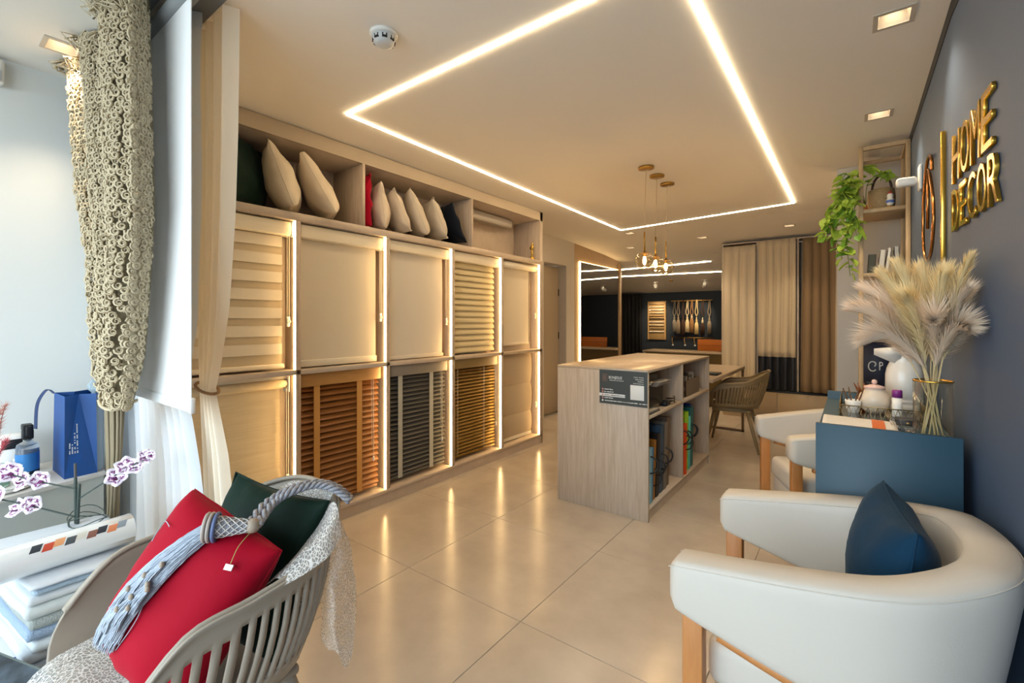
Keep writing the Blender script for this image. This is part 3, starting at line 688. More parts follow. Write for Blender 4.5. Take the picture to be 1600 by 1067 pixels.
obj('cable', tube([(-1.10 + .03 * math.cos(a), 3.46 + .05 * math.sin(a * 1.0), UZ + .008 + .003 * a) for a in [i * .4 for i in range(36)]], .0035, 5), M_dark, t)
t = thing('swatch_box', 'open cardboard box of fabric swatches on the far upper counter shelf', 'box', (-1.2, 4.0, UZ))
obj('carton', MB().box(-1.38, -1.09, 3.82, 4.22, UZ, UZ + .004).box(-1.38, -1.09, 3.82, 3.826, UZ, UZ + .13).box(-1.38, -1.09, 4.214, 4.22, UZ, UZ + .13).box(-1.096, -1.09, 3.82, 4.22, UZ, UZ + .13).box(-1.38, -1.374, 3.82, 4.22, UZ, UZ + .13), mat('box_beige', '#7a6c5e', .7), t)
for k in range(7): obj('swatch', MB().box(-1.36, -1.11, 3.85 + k * .05, 3.875 + k * .05, UZ + .005, UZ + .14 + .02 * (k % 3), Matrix.Translation((0, 0, 0))), cm_('sw%d' % (k % 4), ('#8d8378', '#b3a899', '#5b4c40', '#c9beb0')[k % 4]), t)
t = thing('remote_box', 'black box on the upper counter shelf beside the divider', 'box', (-1.15, 3.72, UZ))
obj('carton', MB().rbox(-1.36, -1.09, 3.66, 3.80, UZ + .001, UZ + .07, .004, 1), M_dark, t)
obj('lid', MB().rbox(-1.362, -1.088, 3.658, 3.802, UZ + .05, UZ + .085, .004, 1), mat('machine_grey', '#2a2a2d', .35), t)

# ================================================================== DESK BEHIND THE COUNTER
dk = thing('desk', 'oak desk with slim metal sled legs behind the counter', 'desk', (-1.45, 5.2, 0))
obj('top', rbox(-1.85, -1.03, 4.45, 6.0, .735, .772, .003, 1), M_lamtop, dk)
M_leg = mat('brown_metal', '#6f5537', .5)
for y in (5.94,):
    obj('leg', MB().rbox(-1.055, -1.03, y - .014, y + .014, 0, .735, .002, 1).rbox(-1.83, -1.805, y - .014, y + .014, 0, .735, .002, 1).rbox(-1.83, -1.03, y - .014, y + .014, 0, .025, .002, 1), M_leg, dk)
tag(obj('notebook', rbox(-1.20, -1.06, 4.75, 4.95, .773, .79, .003, 1), M_dark, loc=(-1.13, 4.85, .773)), 'small black notebook near the desk edge', 'notebook')

# ================================================================== SHELL CHAIR (moulded plastic, slotted)
M_taupe = mat('taupe_plastic', '#9c9182', .45)
M_taupe2 = mat('olive_brown_plastic', '#83704f', .45)
RIM = [(-1, (.258, -.20, .57)), (-.86, (.265, -.105, .665)), (-.7, (.272, .02, .685)), (-.5, (.262, .14, .705)), (-.32, (.225, .235, .755)), (-.15, (.12, .305, .795)), (0, (0, .325, .805))]
BOT = [(-1, (.225, -.24, .44)), (-.86, (.235, -.13, .435)), (-.7, (.235, -.02, .43)), (-.5, (.225, .09, .43)), (-.32, (.185, .165, .43)), (-.15, (.10, .215, .43)), (0, (0, .23, .43))]
def _cv(tab, s):
    ss = -abs(s); pts = [p for _, p in tab]; ks = [k for k, _ in tab]
    for i in range(len(ks) - 1):
        if ss <= ks[i + 1] + 1e-9:
            t = (ss - ks[i]) / (ks[i + 1] - ks[i]); g = lambda j: Vector(pts[max(0, min(len(pts) - 1, j))]) if j < len(pts) else Vector((-pts[-2][0], pts[-2][1], pts[-2][2]))
            p0, p1, p2, p3 = g(i - 1), g(i), g(i + 1), g(i + 2)
            v = .5 * ((2 * p1) + (p2 - p0) * t + (2 * p0 - 5 * p1 + 4 * p2 - p3) * t * t + (3 * p1 - p0 - 3 * p2 + p3) * t ** 3); break
    if s > 0: v = Vector((-v.x, v.y, v.z))
    return v
def shell_wall():
    per = 4; nslot = 46; n = nslot * per
    vv = [0, .10, .16, .22, .40, .6, .76, .82, .87, .94, 1.0]
    mb = MB(); vs = []; W = n + 1
    for v in vv:
        for i in range(n + 1):
            s = -1 + 2 * i / n; a = _cv(RIM, s); b = _cv(BOT, s); p = b.lerp(a, v)
            # slight outward belly and rolled rim
            c = Vector((0, -.02, p.z)); o = Vector((p.x, p.y + .02, 0)).normalized(); p += o * (.018 * math.sin(v * PI) + (.012 if v > .99 else 0)); vs.append(p)
    fs = []
    for j in range(len(vv) - 1):
        for i in range(n):
            k = i // per; r = i % per; s = abs(-1 + 2 * (k + .5) / nslot)
            lo = 1 if s < .8 else 2
            if s < (.9 if i < n / 2 else .62) and r in (1, 2) and 2 <= j <= 6 and not (s > .75 and j > 5): continue
            if s < .9 and r in (1, 2) and j in (1, 7) and False: continue
            fs.append((j * W + i, j * W + i + 1, (j + 1) * W + i + 1, (j + 1) * W + i))
    mb.add(vs, fs, True); return mb
def make_shell_chair(label, m, cat='chair', group='moulded armchairs'):
    t = thing('shell_chair', label, cat, (0, 0, 0), group)
    o = obj('shell', shell_wall(), m, t); md = o.modifiers.new('thick', 'SOLIDIFY'); md.thickness = .007; md.offset = 0
    rim = MB().tube([_cv(RIM, -1 + 2 * i / 60) for i in range(61)], .007, 8); obj('rim', rim, m, t)
    def seat(u, v):
        s = -1 + 2 * u; b = _cv(BOT, -1 + v * 0) ; y = lerp(-.25, .225, v)
        wd = interp([(-.25, .20), (-.2, .225), (-.05, .236), (.09, .225), (.165, .185), (.21, .11), (.225, .05)], y)
        return (s * wd, y, .425 + .02 * s * s - .02 * math.sin(v * PI) - .03 * max(0, .12 - v) / .12)
    o = obj('seat', MB().grid(seat, 14, 16), m, t); md = o.modifiers.new('thick', 'SOLIDIFY'); md.thickness = .012; md.offset = -1
    obj('seat_frame', MB().rbox(-.19, .19, -.19, .17, .385, .412, .01, 2), m, t)
    for sx in (-1, 1):
        for sy, yb in ((-.16, -.245), (.14, .245)):
            obj('leg', MB().tube([(sx * .165, sy, .40), (sx * .21, (sy + yb) / 2, .2), (sx * .245, yb, .004)], [.021, .017, .012], 10), m, t)
    return t
sc = make_shell_chair('brown moulded shell chair at the oak desk', M_taupe2)
sc.location = (-1.0, 5.22, 0); sc.rotation_euler = (0, 0, R(-85))
# ================================================================== CURTAIN DISPLAY at the back
YC = 6.88
M_cur1 = mat('cream_linen_curtain', '#d4c4a8', .9, transl=.15, bump=.1, bscale=150)
M_cur2 = mat('sand_linen_curtain', '#cfbe9f', .9, transl=.15, bump=.1, bscale=150)
M_cur3 = mat('taupe_curtain', '#8f7657', .85, transl=.1, bump=.08, bscale=120)
M_satin = mat('black_satin_lining', '#14161c', .3, sheen=.2)
cb = thing('curtain_stand', 'beige panelled display unit carrying the three hanging curtains', 'display unit', (-.8, YC + .15, 0))
zt_ = ceil_z(YC) - .01
obj('pelmet', box(-1.475, -.10, YC - .01, YC + .32, 2.365, zt_ - .02), M_lam, cb)
obj('back_panel', box(-1.475, -.10, YC + .28, YC + .30, .38, 2.365), M_lam, cb)
for x in (-1.475, -1.043, -.578): obj('post', rbox(x, x + .022, YC - .008, YC + .28, .38, 2.365, .002, 1), M_lam, cb)
obj('base_top', rbox(-1.475, -.10, YC - .02, YC + .30, .375, .40, .002, 1), M_dark, cb)
for x0, x1 in ((-1.465, -.80), (-.79, -.11)):
    obj('drawer_front', rbox(x0, x1, YC - .018, YC, .085, .37, .003, 1), mat('drawer_beige', '#b09b7b', .5), cb)
obj('plinth', box(-1.46, -.11, YC, YC + .28, 0, .08), mat('drawer_beige', '#b09b7b', .5), cb)
obj('carcass', box(-1.46, -.11, YC + .001, YC + .28, .08, .375), M_lam, cb)
obj('rod', tube([(-1.47, YC + .05, 2.33), (-.12, YC + .05, 2.33)], .010, 10), M_offw, cb)
def curtain(name, label, x0, x1, y, z0, z1, folds, amp, m, seed=0, parts=None, group='curtains on the display unit', flare=0.0, nz=18, sharp=1.0):
    t = thing(name, label, 'curtain', ((x0 + x1) / 2, y, z0), group)
    def f(u, v, off=0, dz=(z0, z1)):
        z = lerp(dz[0], dz[1], v); q = (z - z0) / (z1 - z0)
        ph = folds * 2 * PI * (u + .015 * math.sin(3 * q + seed) + .02 * noise.noise(Vector((u * 4, q * 2, seed))))
        wv = math.sin(ph); wv = math.copysign(abs(wv) ** sharp, wv)
        a = amp * (.55 + .45 * (1 - q)) * (.8 + .4 * noise.noise(Vector((u * 7, seed * 3, 0))))
        x = lerp(x0, x1, u) + flare * (1 - q) * (u - .5) + amp * .35 * math.cos(ph)
        return (x, y - off + a * wv, z)
    nu = folds * 12
    if not parts: parts = [('cloth', z0, z1, 0, m)]
    for nm, a, b, off, mm in parts:
        o = obj(nm, MB().grid(lambda u, v: f(u, v, off, (a, b)), nu, nz), mm, t); md = o.modifiers.new('thick', 'SOLIDIFY'); md.thickness = .003
    return t
curtain('hanging_curtain', 'plain cream pleated curtain at the left of the display unit', -1.46, -1.05, YC - .05, .42, 2.33, 4, .022, M_cur1, 1, sharp=.8)
curtain('hanging_curtain', 'middle sand coloured curtain with black satin lower band', -1.02, -.59, YC - .05, .41, 2.37, 5, .022, M_cur2, 2, parts=[('cloth', .84, 2.37, 0, M_cur2), ('satin_band', .41, .86, -.012, M_satin)], sharp=.7)
curtain('hanging_curtain', 'taupe brown pleated curtain at the right of the display unit', -.52, -.17, YC - .03, .41, 2.36, 4, .028, M_cur3, 3, sharp=.9, flare=.05)
curtain('hanging_curtain', 'narrow cream curtain edge beside the grey pillar', -.17, -.115, YC - .06, .05, 2.35, 1, .015, M_cur1, 4, flare=.03)

# ================================================================== MIRROR
mr = thing('wall_mirror', 'tall frameless mirror with lit left edge on the oak panelled wall', 'mirror', (XD, 6.8, 0))
M_mir = mat('mirror_silver', '#b9b9b9', .01, 1)
obj('glass', box(XD, XD + .012, 6.12, 7.50, .12, 2.20), M_mir, mr)
obj('led_edge', box(XD + .001, XD + .016, 6.098, 6.118, .12, 2.205), M_ledc, mr)
obj('led_top', box(XD + .001, XD + .010, 6.12, 7.5, 2.2015, 2.2045), M_ledc, mr)
obj('side_frame', rbox(XD, XD + .03, 7.52, 7.60, .0, 2.30, .003, 1), wood('warm_oak_panel', '#a88a66', '#b6986f'), mr)

# ================================================================== FAR ROOM
FD = thing('far_desk', 'long oak desk in front of the navy wall in the far room', 'desk', (-2.3, 8.85, 0))
obj('top', rbox(-3.25, -.55, 8.53, 9.18, .725, .752, .003, 1), M_lamtop, FD)
obj('front_panel', box(-3.2, -.6, 8.60, 8.62, .05, .725), mat('desk_ochre', '#6f5a2e', .6), FD)
obj('side_panel', box(-3.24, -3.21, 8.55, 9.16, 0, .725), M_lamv, FD)
bp_ = thing('orange_screen', 'orange leather desk panel standing on the far desk', 'panel', (-1.9, 9.05, .752))
obj('panel', rbox(-2.36, -1.3, 9.02, 9.05, .752, .965, .006, 2), mat('orange_leather', '#b5651c', .5), bp_)
obj('stitch', tube([(-2.35, 9.017, .86), (-1.31, 9.017, .86)], .003, 5), mat('orange_dark', '#7d4110', .6), bp_)
curtain('far_curtain', 'black curtain hanging at the left of the navy wall', -4.55, -3.78, 9.86, .02, 1.93, 9, .035, mat('black_drape', '#0e0e10', .8), 5, group=None)
t = thing('rod_sample_board', 'pale wooden board of curtain rod samples on the navy wall', 'board', (-3.46, 9.99, .9))
obj('board', rbox(-3.66, -3.26, 9.955, 9.99, .905, 1.745, .003, 1), mat('board_maple', '#b6935f', .6), t)
for f in ((-3.66, -3.64), (-3.28, -3.26)): obj('edge', box(f[0], f[1], 9.93, 9.955, .905, 1.745), mat('board_maple', '#b6935f', .6), t)
for k, (z, c) in enumerate(zip((1.69, 1.62, 1.555, 1.49, 1.43, 1.36, 1.29, 1.22, 1.15, 1.08), ('#c7a878', '#e6d7b8', '#f0e6cf', '#d8c8a8', '#b09060', '#2c241c', '#d9d0c0', '#cfc0a0', '#8c7a5a', '#efe5d0'))):
    r_ = obj('rod', tube([(-3.61, 9.93, z), (-3.30, 9.93, z)], .013, 10), mat('rod_%d' % k, c, .35), t)
    obj('finial', lathe([(.003, -.02), (.016, -.012), (.019, 0), (.016, .012), (.003, .02)], n=12, M=Matrix.Translation((-3.61, 9.93, z)) @ Matrix.Rotation(R(90), 4, 'Y')), mat('rod_%d' % k, c, .35), r_)
t = thing('tassel_rail', 'slim brass rail from which the tassels hang on the navy wall', 'rail', (-2.73, 9.97, 1.74))
obj('bar', tube([(-3.145, 9.94, 1.742), (-2.31, 9.94, 1.742)], .012, 10), mat('rail_wood', '#b98f4e', .4), t)
for x in (-3.1, -2.73, -2.36): obj('bracket', rbox(x - .01, x + .01, 9.94, 9.995, 1.735, 1.75, .003, 1), M_brass, t)
TC = [('#8e8574', 'grey tan tassel tieback, leftmost on the rail'), ('#9a876c', 'beige tassel tieback, second from the left on the rail'), ('#4a3324', 'dark brown tassel tieback between beige and ivory ones'), ('#dcc79c', 'ivory tassel tieback with shiny cord loop'),
      ('#a07446', 'caramel tassel tieback with pale top'), ('#d9bd85', 'golden cream tassel tieback with wide cord loop'), ('#3d2412', 'dark chestnut tassel tieback with pale bead'), ('#8b7a63', 'taupe tassel tieback, rightmost on the rail')]
tx = [(-3.066, 1.086, 500), (-2.985, 1.046, 500), (-2.885, 1.02, 500), (-2.799, 1.076, 500), (-2.708, 1.07, 498), (-2.611, 1.038, 504), (-2.491, 1.033, 505), (-2.359, 1.049, 502)]
for (x, zb, ys), (c, lb) in zip(tx, TC):
    t = thing('tassel_tieback', lb, 'tassel', (x, 9.92, 1.73), 'tassels on the far rail'); y = 9.905
    zs = 1.3 + (502.4 - ys) * .0134; m = mat('tassel_' + c[1:], c, .7)
    lw = .028
    pts = spline([(x, y + .03, 1.76), (x - .012, y + .02, 1.70), (x - .014, y, 1.60), (x - lw, y, 1.50), (x - .012, y, 1.44), (x, y, 1.42), (x + .012, y, 1.44), (x + lw, y, 1.50), (x + .014, y, 1.60), (x + .012, y + .02, 1.70), (x, y + .03, 1.76)], 4)
    obj('cord_loop', tube(pts, .008, 6), m, t)
    obj('knot', lathe([(.008, 0), (.022, .012), (.016, .03), (.024, .045), (.010, .07), (.008, zs < 1.31 and .12 or .09)], (x, y, zs), 12), mat('tassel_top_' + c[1:], '#cdbb97' if lb.endswith('bead') or 'pale top' in lb else c, .6), t)
    sk = MB()
    for k in range(26):
        a = 2 * PI * k / 26; sk.tube([(x + .016 * math.cos(a), y + .012 * math.sin(a), zs + .01), (x + .034 * math.cos(a), y + .02 * math.sin(a), zs - .05), (x + .038 * math.cos(a), y + .022 * math.sin(a), zb + .004 * math.sin(k * 5))], .0055, 4)
    obj('skirt', sk, m, t)
t = thing('hook_rail', 'low brass rail with three hanging hooks under the tassels', 'rail', (-2.7, 9.97, .96))
obj('bar', tube([(-3.144, 9.94, .962), (-2.29, 9.94, .962)], .010, 8), M_brass, t)
for x in (-3.12, -2.70, -2.31): obj('bracket', rbox(x - .008, x + .008, 9.94, 9.998, .955, .97, .003, 1), M_brass, t)
for x in (-3.103, -2.848, -2.646):
    hk = obj('hook', tube([(x - .02, 9.94, .96), (x - .02, 9.93, .90), (x, 9.92, .82)], .006, 6), mat('hook_rope', '#b58a4a', .6), t)
    obj('hook_tip', lathe([(.004, -.018), (.02, -.012), (.02, .012), (.004, .018)], (x, 9.92, .80), 10), M_white, hk)
for x, y, tgt, lb in ((-3.19, 9.1, (-3.45, 9.95, 1.35), 'white ceiling spotlight aimed at the rod sample board'), (-2.25, 9.1, (-2.65, 9.95, 1.35), 'white ceiling spotlight aimed at the tassels')):
    zc_ = ceil_z(y); t = thing('spotlight', lb, 'light', (x, y, zc_), 'far room spotlights')
    obj('mount', lathe([(.045, -.012), (.05, -.006), (.05, 0)], (x, y, zc_), 18), M_white, t)
    obj('arm', tube([(x, y, zc_ - .01), (x, y, zc_ - .06)], .008, 8), M_white, t)
    d = (Vector(tgt) - Vector((x, y, zc_ - .09))).normalized(); c0 = Vector((x, y, zc_ - .09))
    obj('head', tube([c0 - d * .06, c0 + d * .06], .034, 16), M_white, t)
    obj('lens', tube([c0 + d * .06, c0 + d * .062], .028, 16), emis('spot_lens', SPOTC, 12), t)
    l = bpy.data.lights.new('spot_beam', 'SPOT'); l.energy = 36; l.spot_size = R(50); l.spot_blend = .7; l.color = SPOTC; l.shadow_soft_size = .02
    lo = bpy.data.objects.new('spot_beam', l); C.objects.link(lo); lo.parent = t; lo.location = c0 + d * .07 - Vector((x, y, zc_)); lo.rotation_euler = d.to_track_quat('-Z', 'Y').to_euler()
t = thing('far_detector', 'tiny round detector on the far ceiling between the spotlights', 'detector', (-2.85, 9.0, ceil_z(9.0)))
obj('base', lathe([(.03, -.02), (.04, -.012), (.04, 0)], (-2.85, 9.0, ceil_z(9.0)), 16), M_brass, t)

# ================================================================== ETAGERE by the pillar
M_oakf = wood('etagere_oak', '#ab8e67', '#b99d76', (6, 6, 2), .5, 5)
et = thing('etagere', 'tall slim oak etagere standing against the blue wall', 'shelf', (.16, 3.95, 0))
ex0, ex1, ey0, ey1, ez = .03, .287, 3.75, 4.12, 2.437
for x in (ex0, ex1 - .024):
    for y in (ey0, ey1 - .024): obj('post', rbox(x, x + .024, y, y + .024, 0, ez, .002, 1), M_oakf, et)
for z in (ez - .024,):
    obj('top_rail', MB().box(ex0 + .024, ex1 - .024, ey0, ey0 + .024, z, z + .024).box(ex0 + .024, ex1 - .024, ey1 - .024, ey1, z, z + .024).box(ex0, ex0 + .024, ey0 + .024, ey1 - .024, z, z + .024).box(ex1 - .024, ex1, ey0 + .024, ey1 - .024, z, z + .024), M_oakf, et)
for z in (2.03, 1.615, 1.214, .815, .40): obj('shelf', rbox(ex0 + .002, ex1 - .002, ey0 + .002, ey1 - .002, z - .024, z, .002, 1), M_oakf, et)
# things on it
t = thing('basket_bag', 'woven straw basket with dark brown handle on the top etagere shelf', 'basket', (.14, 3.93, 2.03))
M_straw = wood('straw', '#8d714c', '#b19467', (40, 40, 90), .8, 2)
bk = [(.066, 0), (.080, .04), (.083, .09), (.078, .14), (.075, .14), (.079, .09), (.062, .006)]
Mb = Matrix.Translation((.15, 3.90, 2.03)) @ Matrix.Diagonal((.9, 1.15, 1, 1))
obj('body', lathe(bk, n=28, M=Mb, cap=False), M_straw, t)
obj('bottom', lathe([(.001, .006), (.064, .006), (.066, 0), (.001, 0)], n=28, M=Mb, cap=False), M_straw, t)
obj('handle', tube([(.15 + .05 * math.cos(a), 3.85, 2.03 + .13 + .10 * math.sin(a)) for a in [i * PI / 14 for i in range(15)]], .007, 8), mat('dark_leather', '#3a2216', .5), t)
t = thing('ceramic_figurine', 'small white and coloured ceramic figurine beside the straw basket', 'figurine', (.19, 3.79, 2.03))
obj('base', lathe([(.02, 0), (.02, .008), (.012, .012)], (.19, 3.785, 2.03), 14), M_brass, t)
obj('body', lathe([(.012, .012), (.022, .03), (.020, .05), (.014, .06), (.018, .075), (.012, .09), (.003, .095)], (.19, 3.785, 2.03), 16), mat('figurine_white', '#e6dccb', .3), t)
obj('scarf', lathe([(.0225, .028), (.0232, .038), (.0215, .046)], (.19, 3.785, 2.03), 16, cap=False), mat('figurine_blue', '#5a6ea8', .4), t)
obj('hat', lathe([(.018, .088), (.010, .094), (.004, .106)], (.19, 3.785, 2.03), 14), mat('figurine_red', '#b0392e', .4), t)
def book(label, x0, x1, y, h, m, z, d=.14, lean=0, name='book', cat='book'):
    t = thing(name, label, cat, ((x0 + x1) / 2, y, z), 'books and frames on the etagere'); M = Matrix.Translation(((x0 + x1) / 2, y, z)) @ Matrix.Rotation(R(lean), 4, 'Y'); w_ = (x1 - x0) / 2
    obj('cover', MB().box(-w_, -w_ + .003, 0, d, 0, h, M).box(w_ - .003, w_, 0, d, 0, h, M).box(-w_, w_, 0, .003, 0, h, M), m, t)
    obj('pages', MB().box(-w_ + .003, w_ - .003, .003, d - .004, .004, h - .004, M), mat('paper', '#b9b3ab', .7), t); return t
book('dark olive book at the left of the second etagere shelf', .075, .115, 3.80, .125, mat('book_olive', '#3d3a22', .5), 1.615, lean=3)
book('white framed booklet beside the olive book on the etagere', .128, .158, 3.80, .15, mat('book_white', '#cfc6b6', .5), 1.615, lean=5)
book('thin white book next to the framed booklet', .163, .182, 3.80, .16, mat('book_white2', '#d8d2c6', .5), 1.615, lean=6)
book('marbled grey book beside the etagere post', .215, .24, 3.80, .165, mat('book_marble', '#a9a49b', .5, vary=.3, vscale=20), 1.615, lean=-2)
t = thing('white_box', 'low white box behind the books on the etagere', 'box', (.19, 3.95, 1.615))
obj('carton', rbox(.15, .24, 3.95, 4.05, 1.616, 1.70, .003, 1), M_white, t); obj('lid', rbox(.148, .242, 3.948, 4.052, 1.69, 1.72, .003, 1), M_white, t)
t = thing('small_ornament', 'small dark ornament on the third etagere shelf', 'ornament', (.13, 3.85, 1.214))
obj('base', lathe([(.02, 0), (.02, .01), (.008, .02)], (.13, 3.85, 1.214), 14), M_dark, t); obj('top', lathe([(.006, .02), (.018, .04), (.006, .07), (.012, .08), (.002, .09)], (.13, 3.85, 1.214), 14), M_brass, t)
t = thing('paper_bag', 'navy paper bag with white monogram on the etagere behind the jug', 'bag', (.13, 3.95, .815))
obj('body', rbox(.055, .215, 3.90, 3.98, .815, 1.16, .002, 1), mat('bag_navy', '#191b30', .5), t)
text_on('monogram', 'Ơ)', t, M_prw, (.075, 3.8985, .975), EXX, EZZ, .085, sx=.9) if False else None
mg = MB().tube([(.105 + .022 * math.cos(a), 3.8985, 1.0 + .032 * math.sin(a)) for a in [R(40 + i * 14) for i in range(21)]], .004, 6)
mg.tube([(.118, 3.8985, 1.03), (.122, 3.8985, 1.015), (.116, 3.8985, 1.0)], .004, 6).tube([(.142, 3.8985, 1.03), (.142, 3.8985, .975)], .0035, 6).tube([(.142, 3.8985, 1.03), (.155, 3.8985, 1.027), (.158, 3.8985, 1.012), (.146, 3.8985, 1.004)], .0035, 6)
obj('monogram', mg, M_prw, t)
obj('handle', tube(spline([(.09, 3.90, 1.16), (.10, 3.895, 1.19), (.16, 3.895, 1.19), (.17, 3.90, 1.16)], 4), .003, 6), M_nav, t)
t = thing('perfume_bottle', 'square amber glass bottle with black stopper on the etagere', 'bottle', (.085, 3.79, .815))
obj('body', rbox(.045, .125, 3.77, 3.83, .8155, .885, .006, 2), mat('amber', '#8a6a10', .1, trans=.5), t); obj('stopper', rbox(.065, .105, 3.785, 3.815, .885, .905, .003, 1), M_dark, t)

# trailing plant on the top shelf
M_leaf = mat('pothos_leaf', '#a3be48', .45, vary=.25, vscale=30, transl=.25)
M_leaf2 = mat('pothos_leaf_dark', '#6f9a35', .45, vary=.25, vscale=30, transl=.2)
t = thing('trailing_plant', 'bright green trailing pothos hanging from the top of the etagere', 'plant', (.04, 3.93, 2.03))
obj('pot', lathe([(.03, 0), (.038, .04), (.042, .075), (.038, .075), (.034, .045), (.001, .02)], (.082, 4.03, 2.03), 18, cap=False), mat('terracotta', '#9a5a30', .7), t)
lf = MB()
def leafpt(u, v):
    L_ = .062; x = v * L_; wd = .030 * math.sin(PI * min(1, v * .93 + .07)) ** .7 * (1.25 - .5 * v); s = -1 + 2 * u
    return (s * wd, x, -.5 * x * x / L_ * .6 + .010 * (abs(s)) - .0 + .0)
lf.grid(leafpt, 4, 6)
lm1 = lf.mesh('leaf'); lm1.materials.append(M_leaf); lm2 = lm1.copy(); lm2.materials.clear(); lm2.materials.append(M_leaf2)
rr = random.Random(5); base = Vector((.04, 3.93, 2.03)); src = Vector((.07, 4.0, 2.11)); ORIGP = ORIG[t.name]
vines = [((-.02, 3.80, 2.20), (-.07, 3.78, 2.06), (-.09, 3.77, 1.86), (-.06, 3.76, 1.72)), ((.0, 3.78, 2.22), (-.03, 3.74, 2.08), (-.035, 3.73, 1.90), (-.03, 3.73, 1.76), (-.015, 3.73, 1.60)),
         ((-.03, 3.82, 2.24), (-.09, 3.80, 2.13), (-.14, 3.78, 1.98), (-.17, 3.77, 1.86)), ((.0, 3.76, 2.25), (.02, 3.73, 2.12), (.0, 3.725, 1.98), (.02, 3.72, 1.86)), ((.03, 3.82, 2.28), (.06, 3.80, 2.31), (.10, 3.78, 2.27)),
         ((.08, 3.84, 2.22), (.16, 3.80, 2.26), (.20, 3.79, 2.22)), ((-.02, 3.80, 2.27), (-.05, 3.78, 2.27), (-.06, 3.77, 2.20), (-.09, 3.77, 2.05), (-.12, 3.76, 1.95)), ((-.04, 3.84, 2.2), (-.06, 3.82, 2.08), (-.05, 3.80, 1.94)), ((.0, 3.79, 2.18), (.0, 3.75, 2.02), (.015, 3.74, 1.90))]
for vn in vines:
    pts = spline([src] + [Vector(p) for p in vn], 7)
    obj('vine', tube(pts, .0022, 5), mat('vine_green', '#6d7f2c', .6), t)
    acc = 0
    for a, b in zip(pts[5:], pts[6:]):
        acc += (b - a).length
        if acc > .017:
            acc = 0; o = bpy.data.objects.new('leaf', lm1 if rr.random() < .75 else lm2); C.objects.link(o); o.parent = t
            o.location = b - Vector(ORIGP) + Vector((rr.uniform(-.008, .008), rr.uniform(-.008, .008), 0)); o.rotation_euler = (R(rr.uniform(-70, 15)), R(rr.uniform(-30, 30)), R(rr.uniform(60, 280)))
            s = rr.uniform(.75, 1.3); o.scale = (s, s, s)

# ================================================================== WALL LETTERING AND SENSOR
def wx(y): return XR if y > 2.3 else XR + (2.3 - y) / 1.3 * .063
sg = thing('wall_lettering', 'polished gold raised lettering with monogram on the blue wall', 'sign', (.29, 2.2, 1.75))
def wl(ch, ya, yb, z0, z1):
    me = text_mesh(ch, 1, .02, .004, thin=-.008); xs = [v.co.x for v in me.vertices]; ys = [v.co.y for v in me.vertices]
    a, b, c, d = min(xs), max(xs), min(ys), max(ys); zz_ = [v.co.z for v in me.vertices]; zl = min(zz_); zh = max(zz_)
    for v in me.vertices:
        y = lerp(ya, yb, (v.co.x - a) / (b - a)); z = lerp(z0, z1, (v.co.y - c) / (d - c)); dp = .002 + .010 * (v.co.z - zl) / (zh - zl)
        v.co = (wx(y) - dp - ORIG[sg.name][0], y - ORIG[sg.name][1], z - ORIG[sg.name][2])
    o = obj('letter', me, M_gold, sg); return o
yy = 2.235; st = .475 / 4
for k, ch in enumerate('HOME'): wl(ch, yy - k * st, yy - (k + .84) * st, 1.785, 1.955)
st = .525 / 5; yy = 2.24
for k, ch in enumerate('DECOR'): wl(ch, yy - k * st, yy - (k + .84) * st, 1.618, 1.762)
obj('divider_bar', rbox(XR - .018, XR - .002, 2.403, 2.417, 1.53, 2.035, .003, 2), M_gold, sg)
mk = spline([(2.70, 1.965), (2.72, 2.02), (2.80, 2.052), (2.90, 2.02), (2.99, 1.90), (3.02, 1.77), (2.99, 1.65), (2.87, 1.585), (2.73, 1.61), (2.655, 1.72), (2.67, 1.83), (2.76, 1.95), (2.83, 2.0)] and [Vector((XR - .012, a, b)) for a, b in ((2.70, 1.965), (2.72, 2.02), (2.80, 2.052), (2.90, 2.02), (2.99, 1.90), (3.02, 1.77), (2.99, 1.65), (2.87, 1.585), (2.73, 1.61), (2.655, 1.72), (2.67, 1.83), (2.76, 1.95), (2.83, 2.0))], 6)
obj('monogram', MB().tube(mk, .0065, 8).tube([(XR - .012, 2.83, 1.99), (XR - .012, 2.84, 1.86), (XR - .012, 2.85, 1.73)], .0065, 8), mat('rose_gold', '#b8793f', .18, 1), sg)
t = thing('alarm_sensor', 'white motion sensor on a bracket at the wall edge', 'sensor', (XR, 3.22, 2.05))
obj('wall_plate', rbox(XR - .014, XR, 3.17, 3.24, 1.99, 2.12, .006, 2), M_white, t)
obj('head', rbox(XR - .105, XR - .02, 3.175, 3.235, 2.02, 2.065, .015, 3), M_white, t)
t = thing('alarm_sensor', 'white motion sensor high on the pale wall by the knitted curtain', 'sensor', (XL, .22, 2.40))
obj('body', rbox(XL, XL + .06, .19, .27, 2.34, 2.45, .015, 3), M_white, t); obj('lens', rbox(XL + .055, XL + .066, .2, .26, 2.35, 2.40, .008, 2), mat('sensor_lens', '#cfd3d4', .3), t)
